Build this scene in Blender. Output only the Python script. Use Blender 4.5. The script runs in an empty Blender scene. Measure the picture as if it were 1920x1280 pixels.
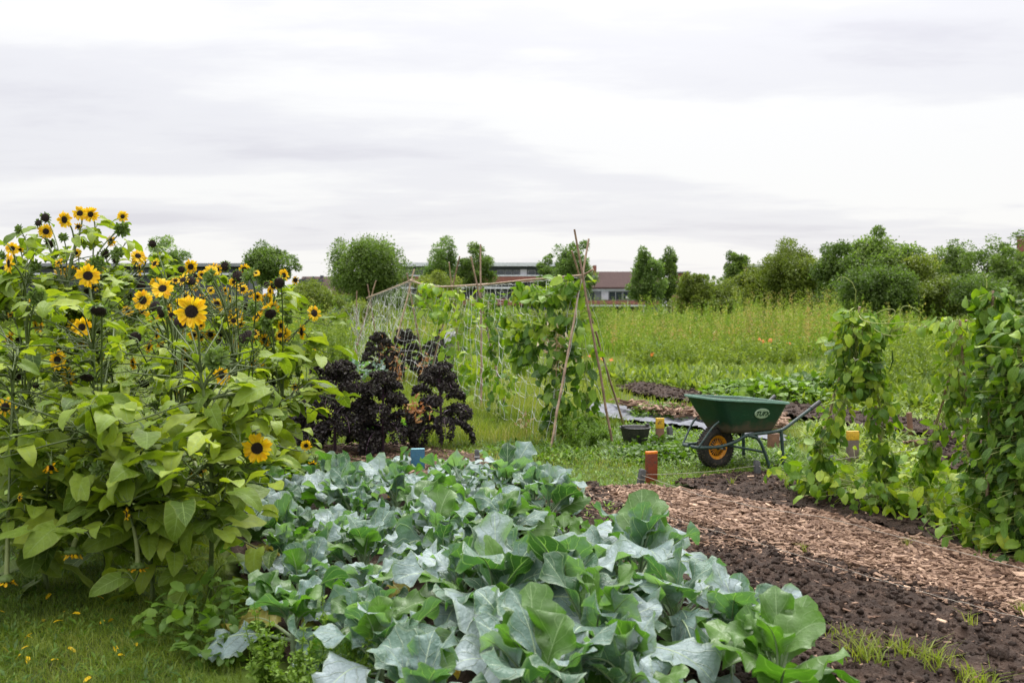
import bpy, bmesh, math, random
import numpy as np
from mathutils import Vector, Matrix

rng = np.random.default_rng(7)
random.seed(7)
C = bpy.context.scene.collection
sc = bpy.context.scene
F_PX, CAM_H, PITCH = 1700.0, 1.55, math.atan(68 / 1700.0)
PI = math.pi

# ---------------------------------------------------------------- placing
def ray(px, py):
    xc, yc = (px - 960) / F_PX, -(py - 640) / F_PX
    cp, sp = math.cos(PITCH), math.sin(PITCH)
    return np.array([xc, cp + yc * sp, -sp + yc * cp])

def P(px, py, D):
    d = ray(px, py)
    return np.array([0, 0, CAM_H]) + d * (D / d[1])

def G(px, py, z=0.0):
    d = ray(px, py)
    return np.array([0, 0, CAM_H]) + d * ((z - CAM_H) / d[2])

def poly_px(pts):
    return np.array([G(x, y)[:2] for x, y in pts])

def inside(poly, pts):
    x, y = pts[:, 0], pts[:, 1]
    r = np.zeros(len(pts), bool)
    n = len(poly)
    j = n - 1
    for i in range(n):
        xi, yi = poly[i]; xj, yj = poly[j]
        c = ((yi > y) != (yj > y)) & (x < (xj - xi) * (y - yi) / (yj - yi + 1e-12) + xi)
        r ^= c
        j = i
    return r

def vnoise(x, y, seed=0):
    xi, yi = np.floor(x).astype(np.int64), np.floor(y).astype(np.int64)
    fx, fy = x - xi, y - yi
    fx, fy = fx * fx * (3 - 2 * fx), fy * fy * (3 - 2 * fy)
    def h(a, b):
        n = (a * 374761393 + b * 668265263 + seed * 1442695041) & 0xFFFFFFFF
        n = ((n ^ (n >> 13)) * 1274126177) & 0xFFFFFFFF
        return ((n ^ (n >> 16)) & 0xFFFF) / 65535.0
    return (h(xi, yi) * (1 - fx) + h(xi + 1, yi) * fx) * (1 - fy) + (h(xi, yi + 1) * (1 - fx) + h(xi + 1, yi + 1) * fx) * fy

def fbm(x, y, seed=0, o=3):
    s, a, t = 0, 1.0, 0
    for k in range(o):
        s = s + a * vnoise(x * 2 ** k, y * 2 ** k, seed + k); t += a; a *= .5
    return s / t

# ---------------------------------------------------------------- things
def tag(o, label=None, cat=None, group=None, kind=None):
    if label: o['label'] = label
    if cat: o['category'] = cat
    if group: o['group'] = group
    if kind: o['kind'] = kind
    return o

def empty(name, loc, label=None, cat=None, group=None, rz=0.0):
    o = bpy.data.objects.new(name, None); C.objects.link(o)
    o.location = tuple(float(v) for v in loc); o.rotation_euler = (0, 0, rz)
    o.empty_display_size = .1
    return tag(o, label, cat, group)

def inst(name, me, parent=None, M=None):
    o = bpy.data.objects.new(name, me); C.objects.link(o)
    if parent is not None: o.parent = parent
    if M is not None: o.matrix_basis = Matrix(M.tolist()) if isinstance(M, np.ndarray) else M
    return o

class MB:
    def __init__(s):
        s.V, s.U, s.T, s.Q, s.R, s.n = [], [], [], [], [], 0
    def add(s, V, F, mi=0, tint=.5, uv=None):
        V = np.asarray(V, float); n = len(V)
        F = np.asarray(F, np.int64)
        s.V.append(V)
        s.U.append(np.zeros((n, 2)) if uv is None else np.asarray(uv, float))
        s.T.append(np.broadcast_to(np.asarray(tint, float), (n,)))
        (s.Q if F.shape[1] == 4 else s.R).append((F + s.n, mi))
        s.n += n
        return s
    def mesh(s, name, mats, origin=None, smooth=True):
        V = np.concatenate(s.V); U = np.concatenate(s.U); T = np.concatenate(s.T)
        if origin is not None: V = V - np.asarray(origin, float)
        me = bpy.data.meshes.new(name)
        q = np.concatenate([a for a, m in s.Q]) if s.Q else np.zeros((0, 4), np.int64)
        r = np.concatenate([a for a, m in s.R]) if s.R else np.zeros((0, 3), np.int64)
        mi = np.concatenate([np.full(len(a), m) for a, m in s.Q] + [np.full(len(a), m) for a, m in s.R])
        loops = np.concatenate([q.ravel(), r.ravel()]).astype(np.int32)
        tot = np.concatenate([np.full(len(q), 4), np.full(len(r), 3)]).astype(np.int32)
        st = np.concatenate([[0], np.cumsum(tot)[:-1]]).astype(np.int32)
        me.vertices.add(len(V)); me.vertices.foreach_set('co', V.astype(np.float32).ravel())
        me.loops.add(len(loops)); me.loops.foreach_set('vertex_index', loops)
        me.polygons.add(len(tot)); me.polygons.foreach_set('loop_start', st); me.polygons.foreach_set('loop_total', tot)
        me.polygons.foreach_set('material_index', mi.astype(np.int32))
        me.polygons.foreach_set('use_smooth', np.full(len(tot), smooth))
        uvl = me.uv_layers.new(name='UVMap'); uvl.data.foreach_set('uv', U[loops].astype(np.float32).ravel())
        at = me.attributes.new('tint', 'FLOAT', 'POINT'); at.data.foreach_set('value', T.astype(np.float32))
        me.update(calc_edges=True)
        for m in (mats if isinstance(mats, (list, tuple)) else [mats]): me.materials.append(m)
        return me
    def build(s, name, mats, parent=None, origin=None, smooth=True):
        return inst(name, s.mesh(name, mats, origin, smooth), parent)
    def tube(s, pts, rad, sides=6, mi=0, tint=.5, cap=True):
        pts = np.asarray(pts, float); n = len(pts)
        rad = np.broadcast_to(np.asarray(rad, float), (n,))
        t = np.gradient(pts, axis=0); t /= np.linalg.norm(t, axis=1)[:, None] + 1e-9
        a = np.array([0, 0, 1.0]) if abs(t[0][2]) < .9 else np.array([1.0, 0, 0])
        x = np.cross(a, t[0]); x /= np.linalg.norm(x)
        an = np.arange(sides) * 2 * PI / sides
        V = []; L = 0; UV = []
        for i in range(n):
            x = x - t[i] * np.dot(x, t[i]); x /= np.linalg.norm(x) + 1e-9
            y = np.cross(t[i], x)
            V.append(pts[i] + rad[i] * (np.cos(an)[:, None] * x + np.sin(an)[:, None] * y))
            if i: L += np.linalg.norm(pts[i] - pts[i - 1])
            UV.append(np.stack([an / (2 * PI), np.full(sides, L)], 1))
        V = np.concatenate(V); UV = np.concatenate(UV)
        k = np.arange(sides); k2 = (k + 1) % sides
        F = np.concatenate([np.stack([i * sides + k, i * sides + k2, (i + 1) * sides + k2, (i + 1) * sides + k], 1) for i in range(n - 1)])
        s.add(V, F, mi, tint, UV)
        if cap and sides > 3:
            for i, fl in ((0, True), (n - 1, False)):
                c = len(V) and pts[i]
                VV = np.concatenate([V[i * sides:(i + 1) * sides], [c]])
                FF = np.stack([k2 if fl else k, k if fl else k2, np.full(sides, sides)], 1)
                s.add(VV, FF, mi, tint)
        return s
    def box(s, c, size, bev=0.0, mi=0, tint=.5, M=None):
        bm = bmesh.new(); bmesh.ops.create_cube(bm, size=1)
        for v in bm.verts: v.co = Vector((v.co.x * size[0], v.co.y * size[1], v.co.z * size[2]))
        if bev > 0: bmesh.ops.bevel(bm, geom=bm.edges[:], offset=bev, segments=2, affect='EDGES', profile=.6)
        return s.bm(bm, c, mi, tint, M)
    def bm(s, bm, c=(0, 0, 0), mi=0, tint=.5, M=None):
        bmesh.ops.triangulate(bm, faces=[f for f in bm.faces if len(f.verts) > 4])
        bm.verts.index_update()
        V = np.array([v.co[:] for v in bm.verts])
        if M is not None: V = V @ np.asarray(M)[:3, :3].T
        V = V + np.asarray(c, float)
        Q = [[v.index for v in f.verts] for f in bm.faces if len(f.verts) == 4]
        R = [[v.index for v in f.verts] for f in bm.faces if len(f.verts) == 3]
        n0 = s.n
        if Q: s.add(V, Q, mi, tint)
        if R:
            if Q: s.R.append((np.array(R) + n0, mi))
            else: s.add(V, R, mi, tint)
        bm.free()
        return s
    def lathe(s, prof, sides=24, mi=0, tint=.5, M=None, c=(0, 0, 0), close=False):
        prof = np.asarray(prof, float); n = len(prof)
        an = np.arange(sides) * 2 * PI / sides
        V = np.concatenate([np.stack([r * np.cos(an), r * np.sin(an), np.full(sides, z)], 1) for r, z in prof])
        if M is not None: V = V @ np.asarray(M)[:3, :3].T
        V = V + np.asarray(c, float)
        k = np.arange(sides); k2 = (k + 1) % sides
        F = np.concatenate([np.stack([i * sides + k, i * sides + k2, ((i + 1) % n) * sides + k2, ((i + 1) % n) * sides + k], 1) for i in range(n if close else n - 1)])
        return s.add(V, F, mi, tint)
    def scatter(s, temps, O, Dr, Up, S, tint, mi=0, which=None):
        """temps: list of (V, F, UV[, mi list]); copy them with y axis along Dr and z axis near Up."""
        O = np.asarray(O, float); m = len(O)
        if m == 0: return s
        Dr = np.asarray(Dr, float); Up = np.asarray(Up, float)
        y = Dr / (np.linalg.norm(Dr, axis=1)[:, None] + 1e-9)
        z = Up - y * np.sum(Up * y, 1)[:, None]; z /= np.linalg.norm(z, axis=1)[:, None] + 1e-9
        x = np.cross(y, z)
        S = np.asarray(S, float)
        if S.ndim == 1: S = np.stack([S, S, S], 1)
        if which is None: which = rng.integers(0, len(temps), m)
        tint = np.broadcast_to(np.asarray(tint, float), (m,))
        for k, tp in enumerate(temps):
            ii = np.nonzero(which == k)[0]
            if len(ii) == 0: continue
            V, F, UV = tp[0], np.asarray(tp[1]), tp[2]
            nv = len(V)
            Vs = V[None] * S[ii][:, None, :]
            W = O[ii][:, None, :] + Vs[..., 0:1] * x[ii][:, None] + Vs[..., 1:2] * y[ii][:, None] + Vs[..., 2:3] * z[ii][:, None]
            FF = (F[None] + (np.arange(len(ii)) * nv)[:, None, None]).reshape(-1, F.shape[1])
            s.add(W.reshape(-1, 3), FF, mi, np.repeat(tint[ii], nv), np.tile(UV, (len(ii), 1)))
        return s

def bez(a, b, c, d, n=10):
    t = np.linspace(0, 1, n)[:, None]
    a, b, c, d = map(lambda v: np.asarray(v, float), (a, b, c, d))
    return a * (1 - t) ** 3 + 3 * b * t * (1 - t) ** 2 + 3 * c * t * t * (1 - t) + d * t ** 3

def leaf(L, W, prof, nv=8, nu=2, bend=.6, fold=.25, ruf=.0, rufn=3, lobe=0., cord=0., lobn=5, twist=0., r=None, start=0.0, rag=0., crump=0.):
    r = r or rng
    t = np.linspace(0, 1, nv + 1); u = np.linspace(-1, 1, 2 * nu + 1)
    ph = r.random(6) * 6.28
    T, Ug = np.meshgrid(t, u, indexing='ij')
    w = np.array([prof(x) for x in t])[:, None] * W / 2
    if lobe:
        lb = np.where(Ug < 0, np.sin(lobn * 2 * PI * T + ph[0]) + .5 * np.sin(lobn * 4.3 * PI * T + ph[4]), np.sin(lobn * 2 * PI * T + ph[1]) + .5 * np.sin(lobn * 4.7 * PI * T + ph[5]))
        w = w * (1 + lobe * lb)
    if rag:
        kp = np.linspace(0, 1, 11); rl, rr_ = r.normal(0, rag, 11), r.normal(0, rag, 11)
        w = w * np.where(Ug < 0, 1 + np.interp(T, kp, rl), 1 + np.interp(T, kp, rr_))
    X = Ug * w
    ang = -bend * (np.clip((t - start) / (1 - start), 0, 1)) ** 1.2
    yb = np.concatenate([[0], np.cumsum(np.cos((ang[1:] + ang[:-1]) / 2))]) * L / nv
    zb = np.concatenate([[0], np.cumsum(np.sin((ang[1:] + ang[:-1]) / 2))]) * L / nv
    h = fold * np.abs(X) * (1 - .4 * np.abs(Ug)) + ruf * np.abs(Ug) ** 2 * np.where(Ug < 0, np.sin(rufn * 2 * PI * T + ph[2]), np.sin(rufn * 2 * PI * T + ph[3])) * np.minimum(w / (W / 2) * 1.3, 1)
    if crump:
        kp = np.linspace(0, 1, 9); cl, cr2 = r.normal(0, crump, 9), r.normal(0, crump, 9)
        h = h + np.abs(Ug) ** 1.7 * np.where(Ug < 0, np.interp(T, kp, cl), np.interp(T, kp, cr2)) * L * np.minimum(w / (W / 2), 1)
    cr = -cord * L * np.abs(Ug) ** 1.5 * (1 - T) ** 4
    if twist:
        a = twist * T; X, h = X * np.cos(a) - h * np.sin(a), X * np.sin(a) + h * np.cos(a)
    Y = yb[:, None] + cr - np.sin(ang)[:, None] * h
    Z = zb[:, None] + np.cos(ang)[:, None] * h
    V = np.stack([X, Y, Z], -1).reshape(-1, 3)
    UV = np.stack([Ug * .5 + .5, T], -1).reshape(-1, 2)
    k = 2 * nu + 1
    F = np.array([[i * k + j, i * k + j + 1, (i + 1) * k + j + 1, (i + 1) * k + j] for i in range(nv) for j in range(2 * nu)])
    return V, F, UV, np.stack([np.zeros(nv + 1), yb, zb], 1)

def prof_heart(t): return 1.42 * (t + .05) ** .38 * max(1 - t, 0) ** .78
def prof_ovate(t): return 1.75 * (t + .03) ** .5 * max(1 - t, 0) ** .8
def prof_lance(t): return 2.0 * (t + .02) ** .5 * max(1 - t, 0) ** .5 * 1.0
def prof_petal(t): return min(1, 2.2 * (t + .12) ** .6 * max(1 - t, 0) ** .55)
def prof_brassica(t):
    if t < .3: return .07 + .10 * max(0, math.sin(t / .3 * PI * 2)) ** 2 * (t > .1)
    s = (t - .3) / .7
    return .08 + .98 * math.sin(min(1, s * 1.75) * PI / 2) ** .8 * max(0, 1 - s ** 4.2) ** .6

# ---------------------------------------------------------------- materials
class NT:
    def __init__(s, mat):
        s.nt = mat.node_tree; s.nt.nodes.clear()
    def n(s, typ, **kw):
        nd = s.nt.nodes.new(typ)
        for k, v in kw.items():
            if k.startswith('i_'):
                key = k[2:]
                nd.inputs[int(key) if key.isdigit() else key.replace('_', ' ')].default_value = v
            else: setattr(nd, k, v)
        return nd
    def l(s, a, b): s.nt.links.new(a, b)
    def math(s, op, a, b=None, c=None, clamp=False):
        nd = s.nt.nodes.new('ShaderNodeMath'); nd.operation = op; nd.use_clamp = clamp
        for i, v in enumerate((a, b, c)):
            if v is None: continue
            if isinstance(v, (int, float)): nd.inputs[i].default_value = v
            else: s.l(v, nd.inputs[i])
        return nd.outputs[0]
    def mix(s, f, a, b, blend='MIX'):
        nd = s.nt.nodes.new('ShaderNodeMix'); nd.data_type = 'RGBA'; nd.blend_type = blend
        for i, v in ((0, f), (6, a), (7, b)):
            if isinstance(v, (int, float)): nd.inputs[i].default_value = v
            elif isinstance(v, (tuple, list)): nd.inputs[i].default_value = (*v[:3], 1)
            else: s.l(v, nd.inputs[i])
        return nd.outputs[2]
    def ramp(s, f, stops, interp='LINEAR'):
        nd = s.nt.nodes.new('ShaderNodeValToRGB'); cr = nd.color_ramp; cr.interpolation = interp
        while len(cr.elements) < len(stops): cr.elements.new(.5)
        for e, (p, c) in zip(cr.elements, stops):
            e.position = p; e.color = (*c[:3], 1) if not isinstance(c, (int, float)) else (c, c, c, 1)
        s.l(f, nd.inputs[0]); return nd.outputs[0]
    def noise(s, scale, detail=3, rough=.6, co=None, out=0, dist=0.0):
        nd = s.nt.nodes.new('ShaderNodeTexNoise')
        nd.inputs['Scale'].default_value = scale; nd.inputs['Detail'].default_value = detail; nd.inputs['Roughness'].default_value = rough
        nd.inputs['Distortion'].default_value = dist
        if co is None: co = s.obj()
        s.l(co, nd.inputs['Vector']); return nd.outputs[out]
    def obj(s):
        if not hasattr(s, '_tc'): s._tc = s.n('ShaderNodeTexCoord')
        return s._tc.outputs['Object']
    def out(s, sh):
        o = s.n('ShaderNodeOutputMaterial'); s.l(sh, o.inputs[0])

def newmat(name):
    m = bpy.data.materials.new(name); m.use_nodes = True
    return m, NT(m)

def pmat(name, c1, c2=None, rough=.6, scale=6, bump=.2, bscale=None, metal=0, spec=.5, detail=4, tintmix=None, bdist=.01, third=None):
    m, t = newmat(name)
    c2 = c2 or tuple(x * .7 for x in c1)
    col = t.mix(t.ramp(t.noise(scale, detail), [(.35, 0.0), (.65, 1.0)]), c1, c2)
    if third: col = t.mix(t.ramp(t.noise(scale * 3.1, 2), [(.58, 0.0), (.7, 1.0)]), col, third)
    if tintmix:
        at = t.n('ShaderNodeAttribute', attribute_name='tint')
        col = t.mix(1.0, col, t.ramp(at.outputs['Fac'], tintmix), 'MULTIPLY')
    p = t.n('ShaderNodeBsdfPrincipled', i_Roughness=rough, i_Metallic=metal)
    p.inputs['Specular IOR Level'].default_value = spec
    t.l(col, p.inputs['Base Color'])
    if bump:
        b = t.n('ShaderNodeBump', i_Strength=bump, i_Distance=bdist)
        t.l(t.noise(bscale or scale * 4, 4), b.inputs['Height']); t.l(b.outputs[0], p.inputs['Normal'])
    t.out(p.outputs[0]); return m

def leafmat(name, stops, transl=.35, tgain=(1.5, 1.6, .7), rough=.45, spec=.5, vein=None, vn=7, vw=.03, vbump=.3, mott=.25, mscale=30, glauc=None, sheen=0, slope=1.3, veinfac=.8, spot=None, spot_at=.68, edge=None):
    m, t = newmat(name)
    at = t.n('ShaderNodeAttribute', attribute_name='tint')
    col = t.ramp(at.outputs['Fac'], stops)
    mo = t.ramp(t.noise(mscale, 2), [(.3, 1 - mott), (.7, 1 + 0.0)])
    col = t.mix(1.0, col, mo, 'MULTIPLY')
    if spot:
        col = t.mix(t.ramp(t.noise(mscale * 2.6, 3, .7), [(spot_at, 0.0), (spot_at + .06, .75)]), col, spot)
    nrm = None
    if vein:
        uv = t.n('ShaderNodeUVMap'); sp = t.n('ShaderNodeSeparateXYZ'); t.l(uv.outputs[0], sp.inputs[0])
        au = t.math('MULTIPLY', t.math('ABSOLUTE', t.math('SUBTRACT', sp.outputs[0], .5)), 2)
        mid = t.math('LESS_THAN', au, vw * 1.6)
        ph = t.math('FRACT', t.math('SUBTRACT', t.math('MULTIPLY', sp.outputs[1], vn), t.math('MULTIPLY', au, slope)))
        dd = t.math('ABSOLUTE', t.math('SUBTRACT', ph, .5))
        side = t.math('MULTIPLY', t.math('SUBTRACT', 1.0, t.math('DIVIDE', dd, vw * 3.2), clamp=True), .75)
        vf = t.math('MAXIMUM', mid, side)
        col = t.mix(t.math('MULTIPLY', vf, veinfac), col, vein)
        if edge: col = t.mix(t.ramp(au, [(.86, 0.0), (1.0, .6)]), col, edge)
        b = t.n('ShaderNodeBump', i_Strength=vbump, i_Distance=.012)
        hh = t.math('ADD', t.math('MULTIPLY', vf, .35), t.math('MULTIPLY', t.noise(mscale * 1.5, 3), 1.4))
        t.l(hh, b.inputs['Height']); nrm = b.outputs[0]
    p = t.n('ShaderNodeBsdfPrincipled', i_Roughness=rough)
    p.inputs['Specular IOR Level'].default_value = spec
    if sheen: p.inputs['Sheen Weight'].default_value = sheen; p.inputs['Sheen Roughness'].default_value = .4
    t.l(col, p.inputs['Base Color'])
    tr = t.n('ShaderNodeBsdfTranslucent')
    t.l(t.mix(1.0, col, tgain, 'MULTIPLY'), tr.inputs[0])
    if nrm is not None: t.l(nrm, p.inputs['Normal'])
    mx = t.n('ShaderNodeMixShader'); mx.inputs[0].default_value = transl
    t.l(p.outputs[0], mx.inputs[1]); t.l(tr.outputs[0], mx.inputs[2])
    t.out(mx.outputs[0]); return m

M = {}
M['sun_leaf'] = leafmat('sunflower_leaf', [(0, (.055, .11, .012)), (.45, (.18, .27, .026)), (1, (.36, .44, .055))], .38, (1.5, 1.5, .35), .5, .3, vein=(.24, .34, .1), vn=6, vw=.022, spot=(.26, .2, .06), spot_at=.69, edge=(.22, .26, .06))
M['sun_stem'] = leafmat('sunflower_stem', [(0, (.055, .08, .02)), (.5, (.13, .18, .05)), (1, (.24, .27, .10))], .1, rough=.6)
M['sepal'] = leafmat('sunflower_sepal', [(0, (.07, .12, .025)), (1, (.17, .25, .06))], .3, rough=.55)
M['petal'] = leafmat('sunflower_petal', [(0, (.80, .38, .006)), (.5, (.90, .56, .008)), (1, (.93, .68, .02))], .35, (1.1, 1.05, .6), .5, .3, mott=.15)
M['disc'] = pmat('sunflower_disc', (.028, .012, .008), (.012, .006, .005), .8, 120, .8, 180, third=(.075, .03, .012))
M['broc'] = leafmat('broccoli_leaf', [(0, (.045, .095, .04)), (.3, (.085, .165, .10)), (.62, (.17, .25, .235)), (1, (.33, .40, .42))], .26, (1.1, 1.75, .25), .5, .5, vein=(.50, .60, .42), vn=5.5, vw=.017, mott=.2, mscale=14, sheen=.15, vbump=1.0, slope=1.7, veinfac=.7, spot=(.30, .30, .16), spot_at=.70, edge=(.26, .33, .22))
M['broc_young'] = leafmat('broccoli_fresh_leaf', [(0, (.07, .15, .035)), (1, (.14, .25, .06))], .38, (1.15, 1.6, .3), .42, .5, vein=(.3, .42, .2), vn=5.5, vw=.017, mscale=14, vbump=.5, slope=1.7, veinfac=.6)
M['broc_stem'] = leafmat('broccoli_stalk', [(0, (.20, .28, .15)), (1, (.33, .42, .24))], .1, rough=.5)
M['bean'] = leafmat('bean_leaf', [(0, (.025, .07, .010)), (.35, (.09, .19, .018)), (.75, (.22, .35, .030)), (1, (.40, .50, .05))], .34, (1.4, 1.5, .3), .48, .32, vein=(.18, .3, .07), vn=5, vw=.022, spot=(.3, .26, .08), spot_at=.7)
M['vine'] = leafmat('bean_vine', [(0, (.22, .27, .06)), (1, (.40, .45, .13))], .1, rough=.6)
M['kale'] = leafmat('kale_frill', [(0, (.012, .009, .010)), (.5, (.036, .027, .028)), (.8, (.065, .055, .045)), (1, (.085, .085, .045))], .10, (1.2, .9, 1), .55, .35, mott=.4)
M['kale_stem'] = leafmat('kale_stalk', [(0, (.05, .02, .04)), (1, (.10, .05, .08))], 0, rough=.5)
M['grass'] = leafmat('grass_blade', [(0, (.065, .11, .014)), (.35, (.15, .215, .026)), (.7, (.25, .31, .042)), (.9, (.36, .36, .09)), (1, (.42, .34, .14))], .35, (1.4, 1.5, .5), .5, .3, mscale=3, mott=.3)
M['meadow'] = leafmat('meadow_grass', [(0, (.09, .16, .018)), (.35, (.18, .29, .030)), (.6, (.28, .38, .05)), (.85, (.44, .40, .14)), (1, (.44, .30, .14))], .35, (1.3, 1.35, .6), .6, .2, mscale=.25, mott=.3)
M['field_weed'] = leafmat('field_weed_leaf', [(0, (.08, .14, .02)), (.5, (.18, .26, .04)), (1, (.30, .38, .07))], .38, (1.4, 1.4, .5), .5, .25)
M['weed'] = leafmat('weed_leaf', [(0, (.05, .11, .014)), (.5, (.12, .22, .026)), (1, (.22, .34, .045))], .38, (1.4, 1.5, .5), .5, .35)
M['crown'] = leafmat('tree_leaf', [(0, (.075, .125, .03)), (.5, (.15, .22, .05)), (1, (.25, .33, .085))], .45, (1.3, 1.5, .6), .5, .3, mscale=1.2, mott=.3)
M['crown_light'] = leafmat('willow_leaf', [(0, (.10, .165, .045)), (.5, (.18, .265, .075)), (1, (.27, .36, .11))], .45, (1.3, 1.5, .6), .5, .3, mscale=1.2, mott=.3)
M['crown_olive'] = leafmat('shrub_leaf', [(0, (.11, .15, .024)), (.5, (.18, .235, .036)), (1, (.29, .33, .06))], .38, (1.3, 1.4, .6), .5, .3, mscale=1.2, mott=.3)
M['bark'] = pmat('bark', (.11, .085, .06), (.06, .045, .035), .85, 5, .5, 30)
M['soil'] = pmat('soil', (.058, .036, .025), (.028, .017, .012), .9, 9, 1.0, 60, spec=.3, bdist=.02, third=(.085, .06, .045), tintmix=[(0, (.6, .6, .6)), (1, (1.35, 1.3, 1.25))])
M['ground'] = pmat('ground', (.10, .15, .022), (.05, .06, .018), .9, 2.2, .6, 30, spec=.2)
M['ground_far'] = M['ground']
M['chip'] = pmat('wood_chip', (.35, .235, .16), (.21, .132, .09), .75, 25, .4, 160, spec=.3, tintmix=[(0, (.20, .15, .13)), (.25, (.38, .32, .29)), (.5, (.72, .66, .62)), (.85, (1.15, 1.15, 1.15)), (1, (1.7, 1.75, 1.75))])
M['chipbase'] = pmat('chip_bed', (.10, .06, .042), (.05, .03, .022), .9, 40, 1.0, 80, spec=.2)
M['bamboo'] = pmat('bamboo', (.36, .27, .19), (.22, .15, .11), .6, 14, .3, 60, tintmix=[(0, (.7, .6, .55)), (1, (1.25, 1.25, 1.2))])
M['net'] = pmat('net_cord', (.66, .68, .64), (.4, .4, .38), .7, 5, 0)
M['string'] = pmat('string', (.40, .36, .30), (.26, .22, .18), .8, 40, .3)
M['barrow_green'] = pmat('green_barrow_plastic', (.008, .062, .032), (.010, .05, .028), .42, 9, .12, 70, spec=.4, third=(.055, .06, .04))
def tray_mat():
    m, t = newmat('green_barrow_plastic')
    sp = t.n('ShaderNodeSeparateXYZ'); t.l(t.obj(), sp.inputs[0])
    col = t.mix(t.ramp(t.noise(7, 4), [(.35, 0.0), (.7, 1.0)]), (.006, .046, .025), (.012, .038, .024))
    scr = t.n('ShaderNodeMapping'); t.l(t.obj(), scr.inputs[0]); scr.inputs['Scale'].default_value = (6, 6, 60); scr.inputs['Rotation'].default_value = (0, .35, 0)
    col = t.mix(t.ramp(t.noise(2.2, 5, .7, scr.outputs[0]), [(.60, 0.0), (.66, .5)]), col, (.07, .13, .09))
    low = t.math('MULTIPLY', t.math('SUBTRACT', .56, sp.outputs[2], clamp=True), 3.2, clamp=True)
    mud = t.ramp(t.math('MULTIPLY', t.math('ADD', low, .12), t.noise(11, 6, .75)), [(.20, 0.0), (.34, .85)])
    col = t.mix(mud, col, (.10, .075, .05))
    p = t.n('ShaderNodeBsdfPrincipled'); p.inputs['Specular IOR Level'].default_value = .4
    t.l(t.ramp(mud, [(0, .40), (1, .85)]), p.inputs['Roughness']); t.l(col, p.inputs['Base Color'])
    b = t.n('ShaderNodeBump', i_Strength=.2, i_Distance=.006); t.l(t.noise(30, 4), b.inputs['Height']); t.l(b.outputs[0], p.inputs['Normal'])
    t.out(p.outputs[0]); return m
M['barrow_green'] = tray_mat()
M['yellowed'] = leafmat('yellowed_leaf', [(0, (.30, .26, .05)), (1, (.45, .40, .10))], .35, (1.2, 1.1, .5), .55, .3, vein=(.5, .5, .25), vn=5.5, vw=.02, mscale=14, spot=(.22, .12, .05), spot_at=.56)
M['barrow_rim'] = pmat('green_rim', (.10, .20, .14), (.06, .14, .10), .4, 20, .1)
M['frame_green'] = pmat('green_tube_paint', (.028, .06, .052), (.018, .04, .04), .45, 14, .2, 50, third=(.09, .07, .055))
M['tyre'] = pmat('tyre_rubber', (.020, .019, .018), (.04, .036, .03), .85, 14, .4, 90, spec=.3, third=(.09, .07, .05))
M['rim_orange'] = pmat('orange_rim', (.75, .30, .008), (.6, .22, .008), .45, 16, .1, third=(.4, .16, .02))
M['hub'] = pmat('hub_metal', (.04, .04, .045), (.02, .02, .02), .5, 20, .1)
M['badge'] = pmat('pale_badge', (.34, .44, .30), (.25, .35, .24), .5, 60, .05)
M['badge_text'] = pmat('badge_lettering', (.008, .045, .022), (.008, .04, .02), .5, 30, 0)
M['black_plastic'] = pmat('black_plastic', (.022, .022, .024), (.05, .047, .045), .5, 18, .3, 60, third=(.10, .09, .08))
M['sheeting'] = pmat('weathered_sheeting', (.15, .16, .19), (.08, .085, .10), .62, 5, .8, 7, spec=.3, bdist=.05)
M['peg'] = pmat('dark_peg', (.05, .052, .056), (.10, .10, .10), .7, 30, .3)
M['stake_red'] = pmat('red_brown_stain', (.20, .038, .012), (.11, .022, .009), .45, 10, .4, 60, third=(.07, .03, .018))
M['stake_orange'] = pmat('orange_end_paint', (.75, .22, .012), (.6, .15, .01), .5, 40, .2, third=(.3, .12, .04))
M['stake_brown'] = pmat('weathered_brown_wood', (.20, .10, .055), (.13, .065, .04), .7, 12, .4, 60)
M['stake_grey'] = pmat('grey_brown_wood', (.16, .12, .09), (.10, .075, .06), .7, 12, .4, 60)
M['yellow_paint'] = pmat('yellow_end_paint', (.66, .40, .02), (.5, .29, .02), .5, 50, .3, third=(.12, .06, .02))
M['blue_paint'] = pmat('blue_paint', (.035, .15, .26), (.03, .12, .2), .6, 30, .3, third=(.09, .17, .22))
M['blue_end'] = pmat('pale_blue_end', (.2, .42, .48), (.16, .35, .4), .5, 30, .2)
M['dead'] = leafmat('withered_leaf', [(0, (.35, .13, .04)), (1, (.5, .3, .12))], .3, (1.1, 1, .8), .6)
M['dried'] = leafmat('dried_leaf', [(0, (.30, .20, .09)), (.5, (.5, .4, .22)), (1, (.66, .58, .40))], .35, (1.1, 1, .8), .6)
M['marigold'] = leafmat('marigold_petal', [(0, (.8, .16, .01)), (1, (.9, .3, .02))], .3, (1, 1, 1), .5)
M['cream'] = leafmat('cream_blossom', [(0, (.75, .72, .5)), (1, (.85, .83, .7))], .3, (1, 1, 1), .5)
M['brick'] = pmat('red_brick', (.26, .10, .075), (.19, .07, .055), .8, 3, .3, 20)
M['rooftile'] = pmat('brown_roof_tile', (.085, .055, .05), (.06, .04, .038), .95, 4, .3, 18, spec=.1)
M['fascia'] = pmat('white_fascia', (.62, .64, .68), (.5, .52, .56), .5, 2, 0)
M['darkwall'] = pmat('dark_cladding', (.05, .058, .072), (.04, .045, .055), .6, 1, .1)
M['palewall'] = pmat('pale_panel', (.60, .58, .62), (.5, .5, .55), .6, 2, 0)
M['glass'] = pmat('window_glass', (.03, .04, .05), (.05, .06, .075), .12, .5, 0, spec=.8)
M['winframe'] = pmat('window_frame_paint', (.45, .45, .45), (.4, .4, .4), .5, 3, 0)
M['greywall'] = pmat('grey_plaster', (.22, .23, .25), (.17, .18, .2), .7, 2, .1)

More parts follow.
